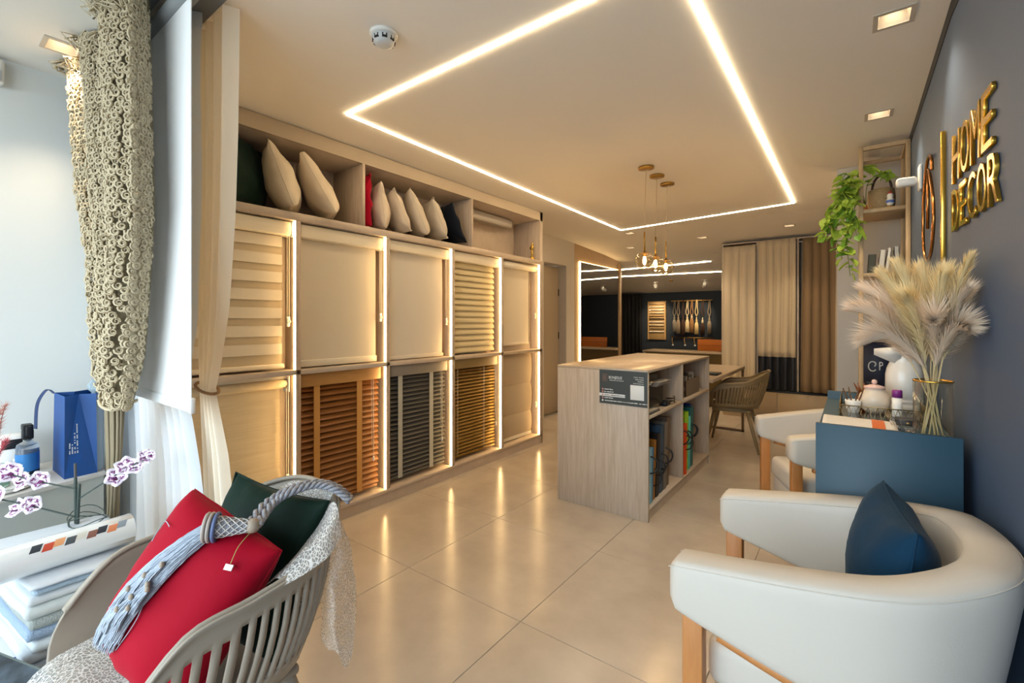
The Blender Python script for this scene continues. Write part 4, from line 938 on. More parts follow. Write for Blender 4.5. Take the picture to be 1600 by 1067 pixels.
# ================================================================== SIDEBOARD
M_blue = mat('petrol_blue_lacquer', '#314d5d', .5)
sx0, sx1, sy0, sy1 = -.108, .275, 1.97, 2.94
sb = thing('sideboard', 'petrol blue sideboard with raised ends against the blue wall', 'sideboard', (.08, 2.45, 0))
obj('end_panel', rbox(sx0, sx1, sy0, sy0 + .02, .03, .936, .002, 1), M_blue, sb)
obj('end_panel', rbox(sx0, sx1, sy1 - .02, sy1, .03, .936, .002, 1), M_blue, sb)
obj('top', box(sx0, sx1, sy0 + .02, sy1 - .02, .872, .895), M_blue, sb)
obj('back', box(sx1 - .015, sx1, sy0 + .02, sy1 - .02, .03, .872), M_blue, sb)
obj('bottom', box(sx0, sx1 - .015, sy0 + .02, sy1 - .02, .03, .05), M_blue, sb)
for y0, y1 in ((sy0 + .022, 2.452), (2.457, sy1 - .022)):
    d = obj('door', rbox(sx0, sx0 + .018, y0, y1, .055, .868, .002, 1), M_blue, sb)
    obj('knob', lathe([(.006, 0), (.006, .012), (.012, .016), (.012, .02)], n=12, M=Matrix.Translation((sx0, 2.42 if y0 < 2.4 else 2.49, .6)) @ Matrix.Rotation(R(-90), 4, 'Y')), M_brass, d)
for x in (sx0 + .03, sx1 - .03):
    for y in (sy0 + .03, sy1 - .03): obj('foot', tube([(x, y, .002), (x, y, .03)], .015, 10), M_dark, sb)
SZ = .895
# magazines
t = thing('magazine', 'open white magazine with orange spine band on the sideboard', 'magazine', (.02, 2.18, SZ))
pg = MB().grid(lambda u, v: (lerp(-.092, .125, u), lerp(2.02, 2.30, v), SZ + .012 + .028 * math.sin(PI * min(1, .15 + v * .8)) * (1 - .25 * u)), 14, 10)
obj('pages', pg, mat('magazine_paper', '#e4ddd6', .35), t).modifiers.new('thick', 'SOLIDIFY').thickness = .010
obj('orange_band', MB().grid(lambda u, v: (lerp(.055, .092, u), lerp(2.021, 2.299, v), SZ + .0135 + .028 * math.sin(PI * min(1, .15 + v * .8)) * (1 - .25 * lerp(.677, .85, u))), 4, 10), mat('magazine_orange', '#d9691f', .4), t)
obj('lower_pages', rbox(-.095, .135, 2.0, 2.24, SZ + .001, SZ + .012, .002, 1), mat('magazine_paper', '#e4ddd6', .35), t)
# wire tray
t = thing('wire_tray', 'brass wire tray with zigzag sides on the sideboard', 'tray', (.1, 2.56, SZ))
M_wire = mat('antique_brass_wire', '#8f7f5c', .3, 1)
tx0, tx1, ty0, ty1 = -.045, .235, 2.345, 2.80; z0, z1 = SZ + .004, SZ + .058
wm = MB()
for z in (z0, z1): wm.tube([(tx0, ty0, z), (tx1, ty0, z), (tx1, ty1, z), (tx0, ty1, z), (tx0, ty0, z)], .0025, 6)
obj('rims', wm, M_wire, t)
zg = MB()
def zig(a, b, n):
    for k in range(n):
        p = Vector(a).lerp(Vector(b), k / n); q = Vector(a).lerp(Vector(b), (k + .5) / n); r_ = Vector(a).lerp(Vector(b), (k + 1) / n)
        zg.tube([(p.x, p.y, z0), (q.x, q.y, z1), (r_.x, r_.y, z0)], .0014, 5); zg.tube([(p.x, p.y, z1), (q.x, q.y, z0), (r_.x, r_.y, z1)], .0014, 5)
zig((tx0, ty0, 0), (tx1, ty0, 0), 9); zig((tx1, ty0, 0), (tx1, ty1, 0), 14); zig((tx0, ty1, 0), (tx1, ty1, 0), 9); zig((tx0, ty0, 0), (tx0, ty1, 0), 14)
obj('zigzag', zg, M_wire, t)
obj('mirror_base', box(tx0, tx1, ty0, ty1, SZ + .001, SZ + .004), mat('tray_mirror', '#8a8a86', .15, 1), t)
TZ = SZ + .0045
def jarmat(): return mat('cream_ceramic', '#dccbb5', .3)
t = thing('ceramic_pot', 'round cream ceramic pot with lid in the wire tray', 'pot', (.075, 2.56, TZ))
obj('body', lathe([(.028, 0), (.050, .02), (.058, .05), (.052, .08), (.036, .10), (.034, .108)], (.075, 2.56, TZ), 24), jarmat(), t)
obj('lid', lathe([(.038, .108), (.036, .116), (.012, .124), (.004, .126)], (.075, 2.56, TZ), 20), mat('pink_ceramic', '#d9b3a6', .4), t)
obj('knob', lathe([(.005, .124), (.011, .132), (.009, .142), (.002, .146)], (.075, 2.56, TZ), 12), mat('pink_ceramic', '#d9b3a6', .4), t)
t = thing('brush_cup', 'small white cup with wooden sticks in the wire tray', 'cup', (.0, 2.52, TZ))
obj('cup', lathe([(.02, 0), (.026, .02), (.03, .055), (.027, .055), (.022, .02), (.001, .008)], (.0, 2.52, TZ), 18, cap=False), M_white, t)
for k in range(4): obj('stick', tube([(.0 + .008 * math.cos(k * 1.6), 2.52 + .008 * math.sin(k * 1.6), TZ + .01), (.0 + .04 * math.cos(k * 1.6 + .4), 2.52 + .04 * math.sin(k * 1.6 + .4), TZ + .105)], .003, 6), mat('stick_brown', '#5a3c22', .6), t)
t = thing('amber_jar', 'amber brown spiky ornament behind the ceramic pot', 'ornament', (.04, 2.66, TZ))
obj('base', lathe([(.02, 0), (.03, .03), (.02, .06)], (.035, 2.66, TZ), 14), mat('amber_brown', '#7a3c0e', .3), t)
for k in range(9):
    a = k * 2 * PI / 9; obj('spike', tube([(.035, 2.66, TZ + .05), (.035 + .035 * math.cos(a), 2.66 + .035 * math.sin(a), TZ + .115)], [.010, .001], 6), mat('amber_brown', '#7a3c0e', .3), t)
t = thing('lip_balm', 'slim white tube with purple cap in the wire tray', 'bottle', (.148, 2.50, TZ))
obj('tube', lathe([(.015, 0), (.017, .004), (.017, .082)], (.148, 2.50, TZ), 18), M_white, t); obj('cap', lathe([(.0175, .082), (.0175, .11), (.015, .114)], (.148, 2.50, TZ), 18), mat('purple_cap', '#7d2a78', .4), t)
# jug
t = thing('milk_jug', 'tall white ribbed enamel jug at the end of the wire tray', 'jug', (.185, 2.715, TZ))
jm = mat('white_enamel', '#dedad2', .22, coat=.3); jc = (.185, 2.715, TZ)
obj('body', lathe([(.062, 0), (.068, .004), (.068, .03), (.065, .035), (.068, .04), (.068, .05), (.065, .055), (.068, .06), (.067, .16), (.062, .19), (.052, .215), (.050, .235), (.054, .25), (.051, .25), (.047, .235), (.05, .2), (.062, .15), (.063, .01), (.001, .008)], jc, 32, cap=False), jm, t)
obj('spout', MB().add([(jc[0] - .035, jc[1] - .035, jc[2] + .215), (jc[0] - .105, jc[1] - .04, jc[2] + .25), (jc[0] - .105, jc[1] - .04, jc[2] + .275), (jc[0] - .03, jc[1] - .05, jc[2] + .285), (jc[0] + .0, jc[1] - .05, jc[2] + .25), (jc[0] - .05, jc[1] + .01, jc[2] + .28), (jc[0] - .05, jc[1] + .01, jc[2] + .22)], [(0, 1, 2, 3, 4), (2, 1, 6, 5), (0, 6, 1), (2, 5, 3)], True), jm, t).modifiers.new('thick', 'SOLIDIFY').thickness = .004
obj('handle', tube(spline([(jc[0] + .05, jc[1] + .03, jc[2] + .23), (jc[0] + .075, jc[1] + .06, jc[2] + .2), (jc[0] + .075, jc[1] + .06, jc[2] + .1), (jc[0] + .055, jc[1] + .035, jc[2] + .06)], 5), .008, 8), jm, t)
t = thing('glass_dish', 'small cut glass dish on the sideboard beside the magazine', 'dish', (.135, 2.14, SZ))
obj('bowl', lathe([(.02, 0), (.035, .01), (.045, .035), (.043, .035), (.033, .013), (.001, .006)], (.15, 2.15, SZ + .0125), 10, smooth=False, cap=False), M_glass, t)
obj('foot', lathe([(.022, 0), (.022, .003)], (.15, 2.15, SZ + .009), 10), M_glass, t)
t = thing('dark_case', 'small black case under the wire tray edge', 'case', (.15, 2.29, SZ))
obj('body', rbox(.13, .2, 2.255, 2.335, SZ + .001, SZ + .035, .006, 2), M_dark, t); obj('clasp', rbox(.16, .17, 2.252, 2.256, SZ + .015, SZ + .025, .001, 1), M_brass, t)
# vase and pampas
VX, VY = .215, 2.075
t = thing('glass_vase', 'straight clear glass vase with gold rim on the sideboard', 'vase', (VX, VY, SZ))
obj('glass', lathe([(.001, 0), (.050, 0), (.052, .004), (.052, .205), (.0495, .205), (.0495, .012), (.001, .010)], (VX, VY, SZ + .001), 32, cap=False), thin_glass('vase_glass', '#fafaf6', .1), t)
obj('gold_rim', lathe([(.0522, .2025), (.0530, .205), (.0522, .2075), (.0493, .2075), (.0493, .2025)], (VX, VY, SZ + .001), 32, cap=False), M_gold, t)
M_pamp = mat('pampas_cream', '#f2e2b6', .9, transl=.3); M_pamp2 = mat('pampas_blush', '#f0e0cc', .9, transl=.3); M_stemp = mat('pampas_stem', '#c9b58a', .8)
tips = [((.03, 2.00, 1.335), .9, 1), ((.06, 2.08, 1.40), .9, 1), ((.09, 2.02, 1.45), .7, 0), ((.13, 2.05, 1.47), .8, 0), ((.19, 2.10, 1.45), .9, 0), ((.235, 2.02, 1.44), .8, 0), ((.265, 1.83, 1.475), .45, 0), ((.262, 1.90, 1.38), .8, 1),
        ((.258, 1.87, 1.28), .9, 1), ((.06, 1.98, 1.24), .9, 1), ((.14, 1.93, 1.36), 1.0, 0), ((.22, 1.92, 1.42), .9, 0), ((.20, 1.9, 1.30), 1.0, 1)]
plb = 'cream pampas plume in the middle of the bunch in the glass vase'
special = {0: 'leftmost blush pampas plume reaching towards the pillar', 6: 'thin cream pampas tip rising at the right of the bunch', 8: 'lowest pampas plume at the right, close to the blue wall', 9: 'lowest blush pampas plume drooping over the white jug'}
rp_ = random.Random(11)
for k, (tip, fat, bl) in enumerate(tips):
    t = thing('pampas_stem', special.get(k, plb), 'dried grass', (VX, VY, SZ + .02), 'pampas plumes in the vase')
    ang = k * 2.4; b0 = Vector((VX + .03 * math.cos(ang), VY + .03 * math.sin(ang), SZ + .014)); rim = Vector((VX - .02 * math.cos(ang) * .5 + (tip[0] - VX) * .15, VY - .02 * math.sin(ang) * .5 + (tip[1] - VY) * .15, SZ + .22)); tp = Vector(tip)
    mid = rim.lerp(tp, .55) + Vector((0, 0, .05))
    cv_ = spline([b0, rim, mid, tp], 10)
    obj('stem', tube(cv_[:24], [.0022] * 24, 5), M_stemp, t)
    pm = MB(); n0 = 12; cvp = cv_[n0:]; m_ = len(cvp)
    for h in range(int(1050 * (fat + .2))):
        f = rp_.random() ** .85; i = min(m_ - 2, int(f * (m_ - 1))); p = cvp[i].lerp(cvp[i + 1], f * (m_ - 1) - i); d = (cvp[i + 1] - cvp[i]).normalized()
        sd = Vector((rp_.gauss(0, 1), rp_.gauss(0, 1), rp_.gauss(0, 1))); sd = (sd - d * sd.dot(d)).normalized()
        ln = (.105 * fat * math.sin(PI * min(1, .18 + .82 * f)) ** .7 + .035) * rp_.uniform(.6, 1.1)
        e1 = p + (d * .9 + sd * (.36 - .24 * f)).normalized() * ln * .55; e2 = e1 + (d * .85 + sd * (.55 - .42 * f) + Vector((0, 0, -.25 * (1 - .6 * f)))).normalized() * ln * .5
        for e in (e1, e2):
            lim = wx(e.y) - .004
            if e.x > lim: e.x = lim
        wv = d.cross(sd).normalized() * .0016
        pm.add([p - wv, p + wv, e1 + wv * .8, e1 - wv * .8, e2], [(0, 1, 2, 3), (3, 2, 4)], True)
    o = obj('plume', pm, M_pamp2 if bl else M_pamp, t, kind='stuff')

# ================================================================== WHITE BARREL ARMCHAIRS
M_upm = mat('white_leatherette', '#c6bfb4', .5, bump=.04, bscale=180)
M_cw = wood('cherry_wood', '#b0713a', '#bd8148', (8, 8, 1.5), .4, 4)
PATH = [(-.392, .285), (-.25, .287), (-.10, .285), (.04, .268), (.130, .220), (.197, .137), (.222, 0)]
def bpath(s):
    pts = [Vector((x, y, 0)) for x, y in PATH]; pts = pts + [Vector((p.x, -p.y, 0)) for p in pts[-2::-1]]
    sp = spline(pts, 10); f = s * (len(sp) - 1); i = min(int(f), len(sp) - 2); p = sp[i].lerp(sp[i + 1], f - i); d = (sp[min(i + 1, len(sp) - 1)] - sp[i]).normalized(); return p, Vector((-d.y, d.x, 0)) * -1
def band():
    n = 72; sec = 20; vs = []; fs = []
    for i in range(n + 1):
        s = i / n; q = 1 - abs(2 * s - 1)
        p, nr = bpath(s); f = min(1, q * 1.25)
        zt = lerp(.665, .775, f); zb = lerp(.545, .36, f ** .9); th = .052 + .006 * f
        endf = 1 - max(0, (.018 - q) / .018) ** 2 * .25
        for k in range(sec):
            a = 2 * PI * k / sec; c_, s_ = math.cos(a), math.sin(a); ex_ = .32
            cx_ = math.copysign(abs(c_) ** ex_, c_) * th * endf; cz_ = math.copysign(abs(s_) ** ex_, s_)
            z = (zt + zb) / 2 + cz_ * (zt - zb) / 2 * (endf if i in (0, n) else 1)
            lean_ = -.030 * f * (z - .5) / .2
            vs.append(p + nr * (cx_ + lean_) + Vector((0, 0, z)))
    for i in range(n):
        for k in range(sec):
            k2 = (k + 1) % sec; fs.append((i * sec + k, i * sec + k2, (i + 1) * sec + k2, (i + 1) * sec + k))
    fs.append(tuple(range(sec))[::-1]); fs.append(tuple(n * sec + k for k in range(sec)))
    return MB().add(vs, fs, True)
def pc_(zt, zb):
    cz_ = 1 - .028 / (zt - zb); s_ = cz_ ** (1 / .32); return (1 - s_ * s_) ** .16 * 1.0
def make_armchair(label):
    t = thing('barrel_armchair', label, 'armchair', (0, 0, 0), 'white barrel armchairs')
    bnd = obj('curved_back', band(), M_upm, t)
    sm_ = MB()
    for side in (1, -1):
        pts = []
        for i in range(73):
            s = i / 72; q = 1 - abs(2 * s - 1); f = min(1, q * 1.25); p, nr = bpath(s); zt = lerp(.665, .775, f); th = .052 + .006 * f
            pts.append(p + nr * (side * th * pc_(zt, .545 + (.36 - .545) * f ** .9) - .030 * f * (zt - .514) / .2) + Vector((0, 0, zt - .014)))
        sm_.tube(pts, .0016, 5)
    obj('piping', sm_, M_upm, bnd)
    rl = MB(); pts = []
    for i in range(5, 68):
        s = i / 72; q = 1 - abs(2 * s - 1); f = min(1, q * 1.25); p, nr = bpath(s); zb = lerp(.545, .36, f ** .9); pts.append(p + Vector((0, 0, zb - .006)) + nr * (-.02))
    obj('wood_rail', rl.tube(pts, .016, 8), M_cw, t)
    st = MB().rbox(-.325, .17, -.228, .228, .30, .43, .035, 4); obj('seat_cushion', st, M_upm, t)
    obj('seat_base', MB().rbox(-.31, .165, -.222, .222, .20, .30, .01, 2), M_upm, t)
    for x in (-.345,):
        for y in (-.268, .268): obj('leg', rbox(x - .026, x + .026, y - .022, y + .022, .001, .545, .003, 2), M_cw, t)
    for y in (-.19, .19): obj('leg', MB().tube([(.13, y, .38), (.17, y * 1.03, .002)], [.026, .02], 8), M_cw, t)
    return t
ac1 = make_armchair('white barrel armchair in the right foreground with a teal cushion on it')
ac2 = copy_tree(ac1, None, 'white barrel armchair behind the blue sideboard')
ac1.location = (.0, 1.555, 0); ac1.rotation_euler = (0, 0, 0)
ac2.location = (-.045, 3.33, 0); ac2.rotation_euler = (0, 0, R(24))
cushion('deep teal cushion leaning in the foreground white armchair', (.075, 1.575, .620), (-.12, 1, .02), (.10, 0, 1), .38, .40, .19, M_teal, 21, wr=.014)
# ================================================================== WINDOW DISPLAY: KNITTED CURTAIN
M_knit = mat('jute_knit', '#c9b898', .85, bump=.3, bscale=400)
KL = [(.985, -2.345), (1.05, -2.41), (1.306, -2.459), (1.576, -2.564), (1.885, -2.795), (2.196, -2.884), (2.47, -3.02)]
KR = [(.985, -2.075), (1.021, -2.063), (1.126, -2.018), (1.305, -1.96), (1.519, -1.904), (1.726, -1.864), (2.155, -1.884), (2.47, -1.90)]
kc = thing('knitted_curtain', 'beige knitted curtain of looped rosettes gathered near the shelf', 'curtain', (-2.4, .48, .9))
def kpos(u, v):
    z = lerp(.985, 2.463, v); l, r_ = interp(KL, z), interp(KR, z); g = (r_ - l)
    ph = u * 2 * PI * 3.5 + .6; am = .045 * (1 if v > .12 else .5 + v * 4)
    return Vector((l + g * (u + .012 * math.sin(ph)), .485 + am * math.sin(ph) - .02 * u, z))
rs = MB()
def rosette(c, nx, nz_, r, turns, seg, tr, rot):
    pts = []
    for k in range(seg + 1):
        f = k / seg; a = rot + f * turns * 2 * PI; q = r * (1 - .72 * f)
        pts.append(c + nx * (q * math.cos(a)) + nz_ * (q * math.sin(a)) + nx.cross(nz_) * (-.006 * f))
    rs.tube(pts, tr, 3, cap=False)
rr = random.Random(3); nrow = 72
for j in range(nrow):
    v = (j + .5) / nrow; z = lerp(.985, 2.463, v); wdt = interp(KR, z) - interp(KL, z); ncol = max(16, int(wdt / .0205))
    for i in range(ncol):
        u = (i + .5 + (.5 if j % 2 else 0) * .6) / (ncol + .4); c = kpos(u, v); c2 = kpos(min(1, u + .01), v); nx = (c2 - c).normalized()
        rosette(c + Vector((0, rr.uniform(-.006, .004), rr.uniform(-.003, .003))), nx, Vector((0, 0, 1)), .0150, 1.7, 13, .0043, rr.uniform(0, 6.28))
obj('rosettes', rs, M_knit, kc, kind='stuff')
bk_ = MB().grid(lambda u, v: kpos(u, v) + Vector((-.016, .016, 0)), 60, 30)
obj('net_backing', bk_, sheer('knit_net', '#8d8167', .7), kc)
# fringed top and side loops
fr = MB()
for i in range(150):
    u = rr.random(); p = kpos(u, 1.0); e = p + Vector((rr.uniform(-.03, .03), rr.uniform(-.06, -.01), rr.uniform(-.05, .0))); q = p + Vector((rr.uniform(-.02, .02), rr.uniform(-.03, .01), -.05))
    fr.tube([p, e, q], .0035, 3, cap=False)
for i in range(90):
    v = rr.random(); p = kpos(0, v); fr.tube([p, p + Vector((rr.uniform(-.03, -.008), -.01, rr.uniform(-.015, .015))), p + Vector((0, 0, -.02))], .0035, 3, cap=False)
obj('loop_fringe', fr, M_knit, kc, kind='stuff')
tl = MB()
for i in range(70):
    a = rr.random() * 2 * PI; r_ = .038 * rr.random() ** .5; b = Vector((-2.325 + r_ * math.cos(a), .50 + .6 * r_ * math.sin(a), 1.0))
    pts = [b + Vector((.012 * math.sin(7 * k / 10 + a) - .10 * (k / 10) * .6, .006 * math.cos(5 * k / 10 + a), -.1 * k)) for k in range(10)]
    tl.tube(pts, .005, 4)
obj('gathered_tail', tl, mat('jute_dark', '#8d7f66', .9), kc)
obj('tie_cord', tube([(-2.235 + .10 * math.cos(a), .49 + .05 * math.sin(a), .99 + .012 * math.sin(2 * a)) for a in [i * 2 * PI / 24 for i in range(25)]], .006, 6), M_knit, kc)

# white roller blind hanging in the window zone
t = thing('white_roller_blind', 'large plain white roller blind beside the knitted curtain', 'blind', (-2.2, .58, 1.0))
obj('fabric', box(-2.62, -1.775, .578, .5805, 1.03, CZ - .06), mat('white_screen', '#fbfbfa', .75, transl=.12), t)
obj('bottom_rail', rbox(-2.62, -1.775, .573, .5855, .995, 1.032, .004, 2), mat('white_rail', '#eef0f0', .45), t)
obj('end_cap', rbox(-1.776, -1.760, .571, .588, .992, 1.045, .003, 1), M_white, t)
obj('head_tube', tube([(-2.62, .585, CZ - .05), (-1.775, .585, CZ - .05)], .03, 16), mat('head_grey', '#8f9191', .5), t)
t = thing('curtain_track', 'grey recessed curtain track in the ceiling above the blind', 'track', (-2.3, .66, CZ))
obj('channel', box(-3.03, -1.55, .63, .70, CZ - .012, CZ - .001), mat('track_grey', '#7f8284', .5), t)
obj('lip', box(-3.03, -1.55, .535, .555, CZ - .012, CZ - .001), mat('track_grey', '#7f8284', .5), t)
# sheer and cream tied drape
M_sheer = sheer('white_voile', '#e6eef4', .9)
t = thing('sheer_curtain', 'translucent white voile curtain behind the white roller blind', 'curtain', (-2.45, .66, 0))
SR = [(0, -1.90), (.45, -1.90), (.72, -1.95), (.9, -2.03), (1.03, -2.115), (1.3, -1.99), (1.9, -1.96), (2.45, -1.95)]
def shp(u, v):
    z = lerp(.02, CZ - .015, v); r_ = interp(SR, z); l = -3.0; ph = u * 2 * PI * 11 + .8 * math.sin(u * 9)
    return (lerp(l, r_, u), .665 + .022 * math.sin(ph) + .008 * noise.noise(Vector((u * 12, z * 2, 0))), z)
obj('cloth', MB().grid(shp, 130, 30), M_sheer, t)
obj('gathered_heading', MB().grid(lambda u, v: (lerp(-3.0, -1.95, u), .664 + .026 * math.sin(u * 2 * PI * 11 + .8 * math.sin(u * 9)), lerp(CZ - .07, CZ - .014, v)), 130, 2), M_sheer, t)
M_crv = mat('cream_voile', '#ece4d2', .85, transl=.3)
t = thing('tied_drape', 'cream drape pulled aside with a tieback next to the display cabinet', 'curtain', (-2.0, .72, 0))
DLt = [(0, -2.06), (.5, -2.06), (.8, -2.09), (1.03, -2.125), (1.2, -2.13), (1.6, -2.12), (2.0, -2.12), (2.46, -2.12)]
DR = [(0, -1.80), (.5, -1.83), (.8, -1.905), (.95, -1.975), (1.03, -2.01), (1.12, -1.97), (1.35, -1.90), (1.7, -1.852), (2.0, -1.833), (2.46, -1.82)]
def dpos(u, v):
    z = lerp(.02, CZ - .012, v); l, r_ = interp(DLt, z), interp(DR, z); ph = u * 2 * PI * 4 + .7
    am = .026 * (r_ - l) / .3 + .004
    return (lerp(l, r_, u), .73 + am * math.sin(ph), z)
obj('cloth', MB().grid(dpos, 72, 60), M_crv, t)
obj('tieback', tube([(-2.068 + .068 * math.cos(a), .73 + .034 * math.sin(a), 1.035 - .018 * math.cos(a)) for a in [i * 2 * PI / 28 for i in range(29)]], .006, 8), mat('tieback_tan', '#8f6a44', .6), t)

# ================================================================== DISPLAY LEDGE on the left
SHZ = .64
lg = thing('display_ledge', 'pale cabinet ledge with marble top along the left wall', 'cabinet', (-2.8, .1, 0))
poly = [(-3.035, .55), (-2.64, .537), (-2.53, .2), (-2.42, -.5), (-3.035, -.5)]
pin = [(-3.035, .545), (-2.648, .532), (-2.54, .2), (-2.43, -.5), (-3.035, -.5)]
obj('top', MB().prism(poly, SHZ - .015, SHZ), mat('pale_marble', '#d3d0ca', .3, vary=.12, vscale=6), lg)
obj('body', MB().prism(pin, 0, SHZ - .015), mat('ledge_grey', '#b9beb9', .5), lg)
# blue paper bag
bx = Vector((-2.625, .408, SHZ)); 
t = thing('gift_bag', 'tall royal blue paper bag with ribbon handles on the ledge', 'bag', (-2.74, .44, SHZ))
A = Vector((-2.640, .405)); B = Vector((-2.652, .512)); Cc = Vector((-2.86, .53)); Dd = Vector((-2.85, .40)); hb = .345
def b3(p, z): return Vector((p.x, p.y, SHZ + z))
tA, tB, tC, tD = [Vector((lerp(p.x, -2.75, .1), lerp(p.y, .46, .06))) for p in (A, B, Cc, Dd)]
fl = (A + Dd) / 2; M_bag = mat('bag_blue', '#12498a', .5); M_bagd = mat('bag_blue_dark', '#15406f', .5)
mbm = (A + B) / 2; mtp = (tA + tB) / 2 + Vector((-.035, 0)); mlow = b3(mbm + Vector((-.004, 0)), .075)
obj('gusset', MB().add([b3(A, 0), b3(tA, hb), b3(mtp, hb), mlow, b3(B, 0), b3(tB, hb)], [(0, 3, 2, 1), (4, 5, 2, 3), (0, 4, 3)]), M_bag, t)
obj('side', MB().add([b3(A, 0), b3(Dd, 0), b3(tD, hb), b3(tA, hb)], [(0, 1, 2, 3)]), M_bag, t)
mt2 = (tC + tD) / 2 + Vector((.035, 0))
obj('rear_gusset', MB().add([b3(Dd, 0), b3(tD, hb), b3(mt2, hb), b3((Cc + Dd) / 2, .075), b3(Cc, 0), b3(tC, hb)], [(0, 3, 2, 1), (4, 5, 2, 3), (0, 4, 3)]), M_bag, t)
obj('side', MB().add([b3(B, 0), b3(Cc, 0), b3(tC, hb), b3(tB, hb)], [(0, 1, 2, 3)]), M_bag, t)
obj('bottom', MB().add([b3(A, .001), b3(B, .001), b3(Cc, .001), b3(Dd, .001)], [(0, 1, 2, 3)]), M_bag, t)
def ribbon(pts, w_, nrm):
    w_ = Vector(nrm).normalized() * w_ / 2; vs = []
    for p in pts: vs += [Vector(p) - w_, Vector(p) + w_]
    return MB().add(vs, [(2 * i, 2 * i + 1, 2 * i + 3, 2 * i + 2) for i in range(len(pts) - 1)], True)
h1 = spline([b3(tD, hb - .005), b3(tD, hb + .012) + Vector((-.025, -.02, 0)), b3(tD, hb - .05) + Vector((-.055, -.045, 0)), b3(tD, hb - .16) + Vector((-.06, -.05, 0))], 6)
h2 = spline([b3(tB, hb - .005), b3(tB, hb + .012) + Vector((.01, .02, 0)), b3(tB, hb - .04) + Vector((.0, .045, 0)), b3(tB, hb - .13) + Vector((-.01, .055, 0))], 6)
for h in (h1, h2): obj('ribbon_handle', ribbon(h, .026, (1, .3, 0)), mat('ribbon_navy', '#14305f', .4), t).modifiers.new('thick', 'SOLIDIFY').thickness = .001
pr = MB(); rq = random.Random(9)     # rows of print too small to read, running up the side

def on_gus(s_, zz):
    """point on the near half of the folded gusset, s_ = 0 at the outer edge, 1 at the crease"""
    q = zz / hb; ea = b3(A, 0).lerp(b3(tA, hb), q); em = mlow.lerp(b3(mtp, hb), (zz - .075) / (hb - .075)); p = ea.lerp(em, s_); p.z = SHZ + zz; return p + Vector((.0012, -.0012, 0))
for row in range(4):
    z = .10; s0 = .30 + row * .16
    while z < .10 + (.05, .04, .085, .12)[row]:
        w_ = rq.uniform(.003, .006)
        if rq.random() > .15: pr.add([on_gus(s0, z), on_gus(s0 + .08, z), on_gus(s0 + .08, z + w_), on_gus(s0, z + w_)], [(0, 1, 2, 3)])
        z += w_ + .0015
obj('print', pr, M_prw, t)
# spray bottle
cx, cy = -2.765, .313
t = thing('spray_bottle', 'glass room spray bottle with blue label and black trigger on the ledge', 'bottle', (cx, cy, SHZ))
Mo = Matrix.Translation((cx, cy, SHZ)) @ Matrix.Rotation(R(-20), 4, 'Z') @ Matrix.Diagonal((1.22, .80, 1.18, 1))
obj('glass', lathe([(.040, .001), (.043, .006), (.043, .115), (.038, .128), (.016, .136), (.016, .145)], n=28, M=Mo), mat('bottle_glass', '#dfe9ee', .05, trans=.85), t)
lab = obj('label', lathe([(.0438, .036), (.0438, .098)], n=28, M=Mo, cap=False), mat('label_blue', '#3d84c6', .5), t)
obj('label_patch', rbox(-.012, .012, -.0285, -.0280, .05, .085, .0002, 1, Matrix.Translation((cx + .004, cy - .010, SHZ + .012)) @ Matrix.Rotation(R(15), 4, 'Z')), M_prw, lab)
obj('liquid_band', lathe([(.0436, .024), (.0436, .036)], n=28, M=Mo, cap=False), mat('label_navy', '#16243a', .5), t)
SH2 = SHZ + .025
obj('trigger', MB().rbox(cx - .020, cx + .020, cy - .017, cy + .017, SH2 + .145, SH2 + .185, .005, 2).rbox(cx - .036, cx + .02, cy - .016, cy + .016, SH2 + .180, SH2 + .205, .004, 2).rbox(cx + .020, cx + .032, cy - .008, cy + .008, SH2 + .16, SH2 + .20, .003, 2), M_dark, t)
t = thing('black_label_box', 'white box with black label standing behind the spray bottle', 'box', (-2.90, .30, SHZ))
obj('carton', rbox(-2.96, -2.88, .245, .345, SHZ + .001, SHZ + .17, .003, 1), M_white, t); lb_ = obj('label', rbox(-2.9, -2.8785, .25, .335, SHZ + .115, SHZ + .155, .001, 1), M_dark, t)
t = thing('round_tray', 'white round tray at the edge of the ledge', 'tray', (-2.68, .19, SHZ))
obj('plate', lathe([(.001, 0), (.105, 0), (.115, .006), (.118, .016), (.112, .016), (.107, .008), (.001, .006)], (-2.69, .215, SHZ + .001), 36, cap=False), M_white, t); obj('rim_line', lathe([(.1182, .0155), (.119, .017), (.117, .0175)], (-2.69, .215, SHZ + .001), 36, cap=False), M_chrome, t)
t = thing('glass_jar', 'green tinted glass jar with pink dried grass on the round tray', 'vase', (-2.70, .225, SHZ + .008))
obj('glass', lathe([(.001, 0), (.040, 0), (.043, .004), (.043, .085), (.0405, .085), (.0405, .01), (.001, .008)], (-2.70, .215, SHZ + .008), 12, smooth=False, cap=False), mat('green_glass', '#bfe0cd', .05, trans=.8), t)
obj('leaves', lathe([(.01, .012), (.035, .02), (.036, .05), (.02, .058)], (-2.70, .215, SHZ + .008), 9, smooth=False), mat('jar_green', '#7fb58c', .6), t)
rg = random.Random(4)
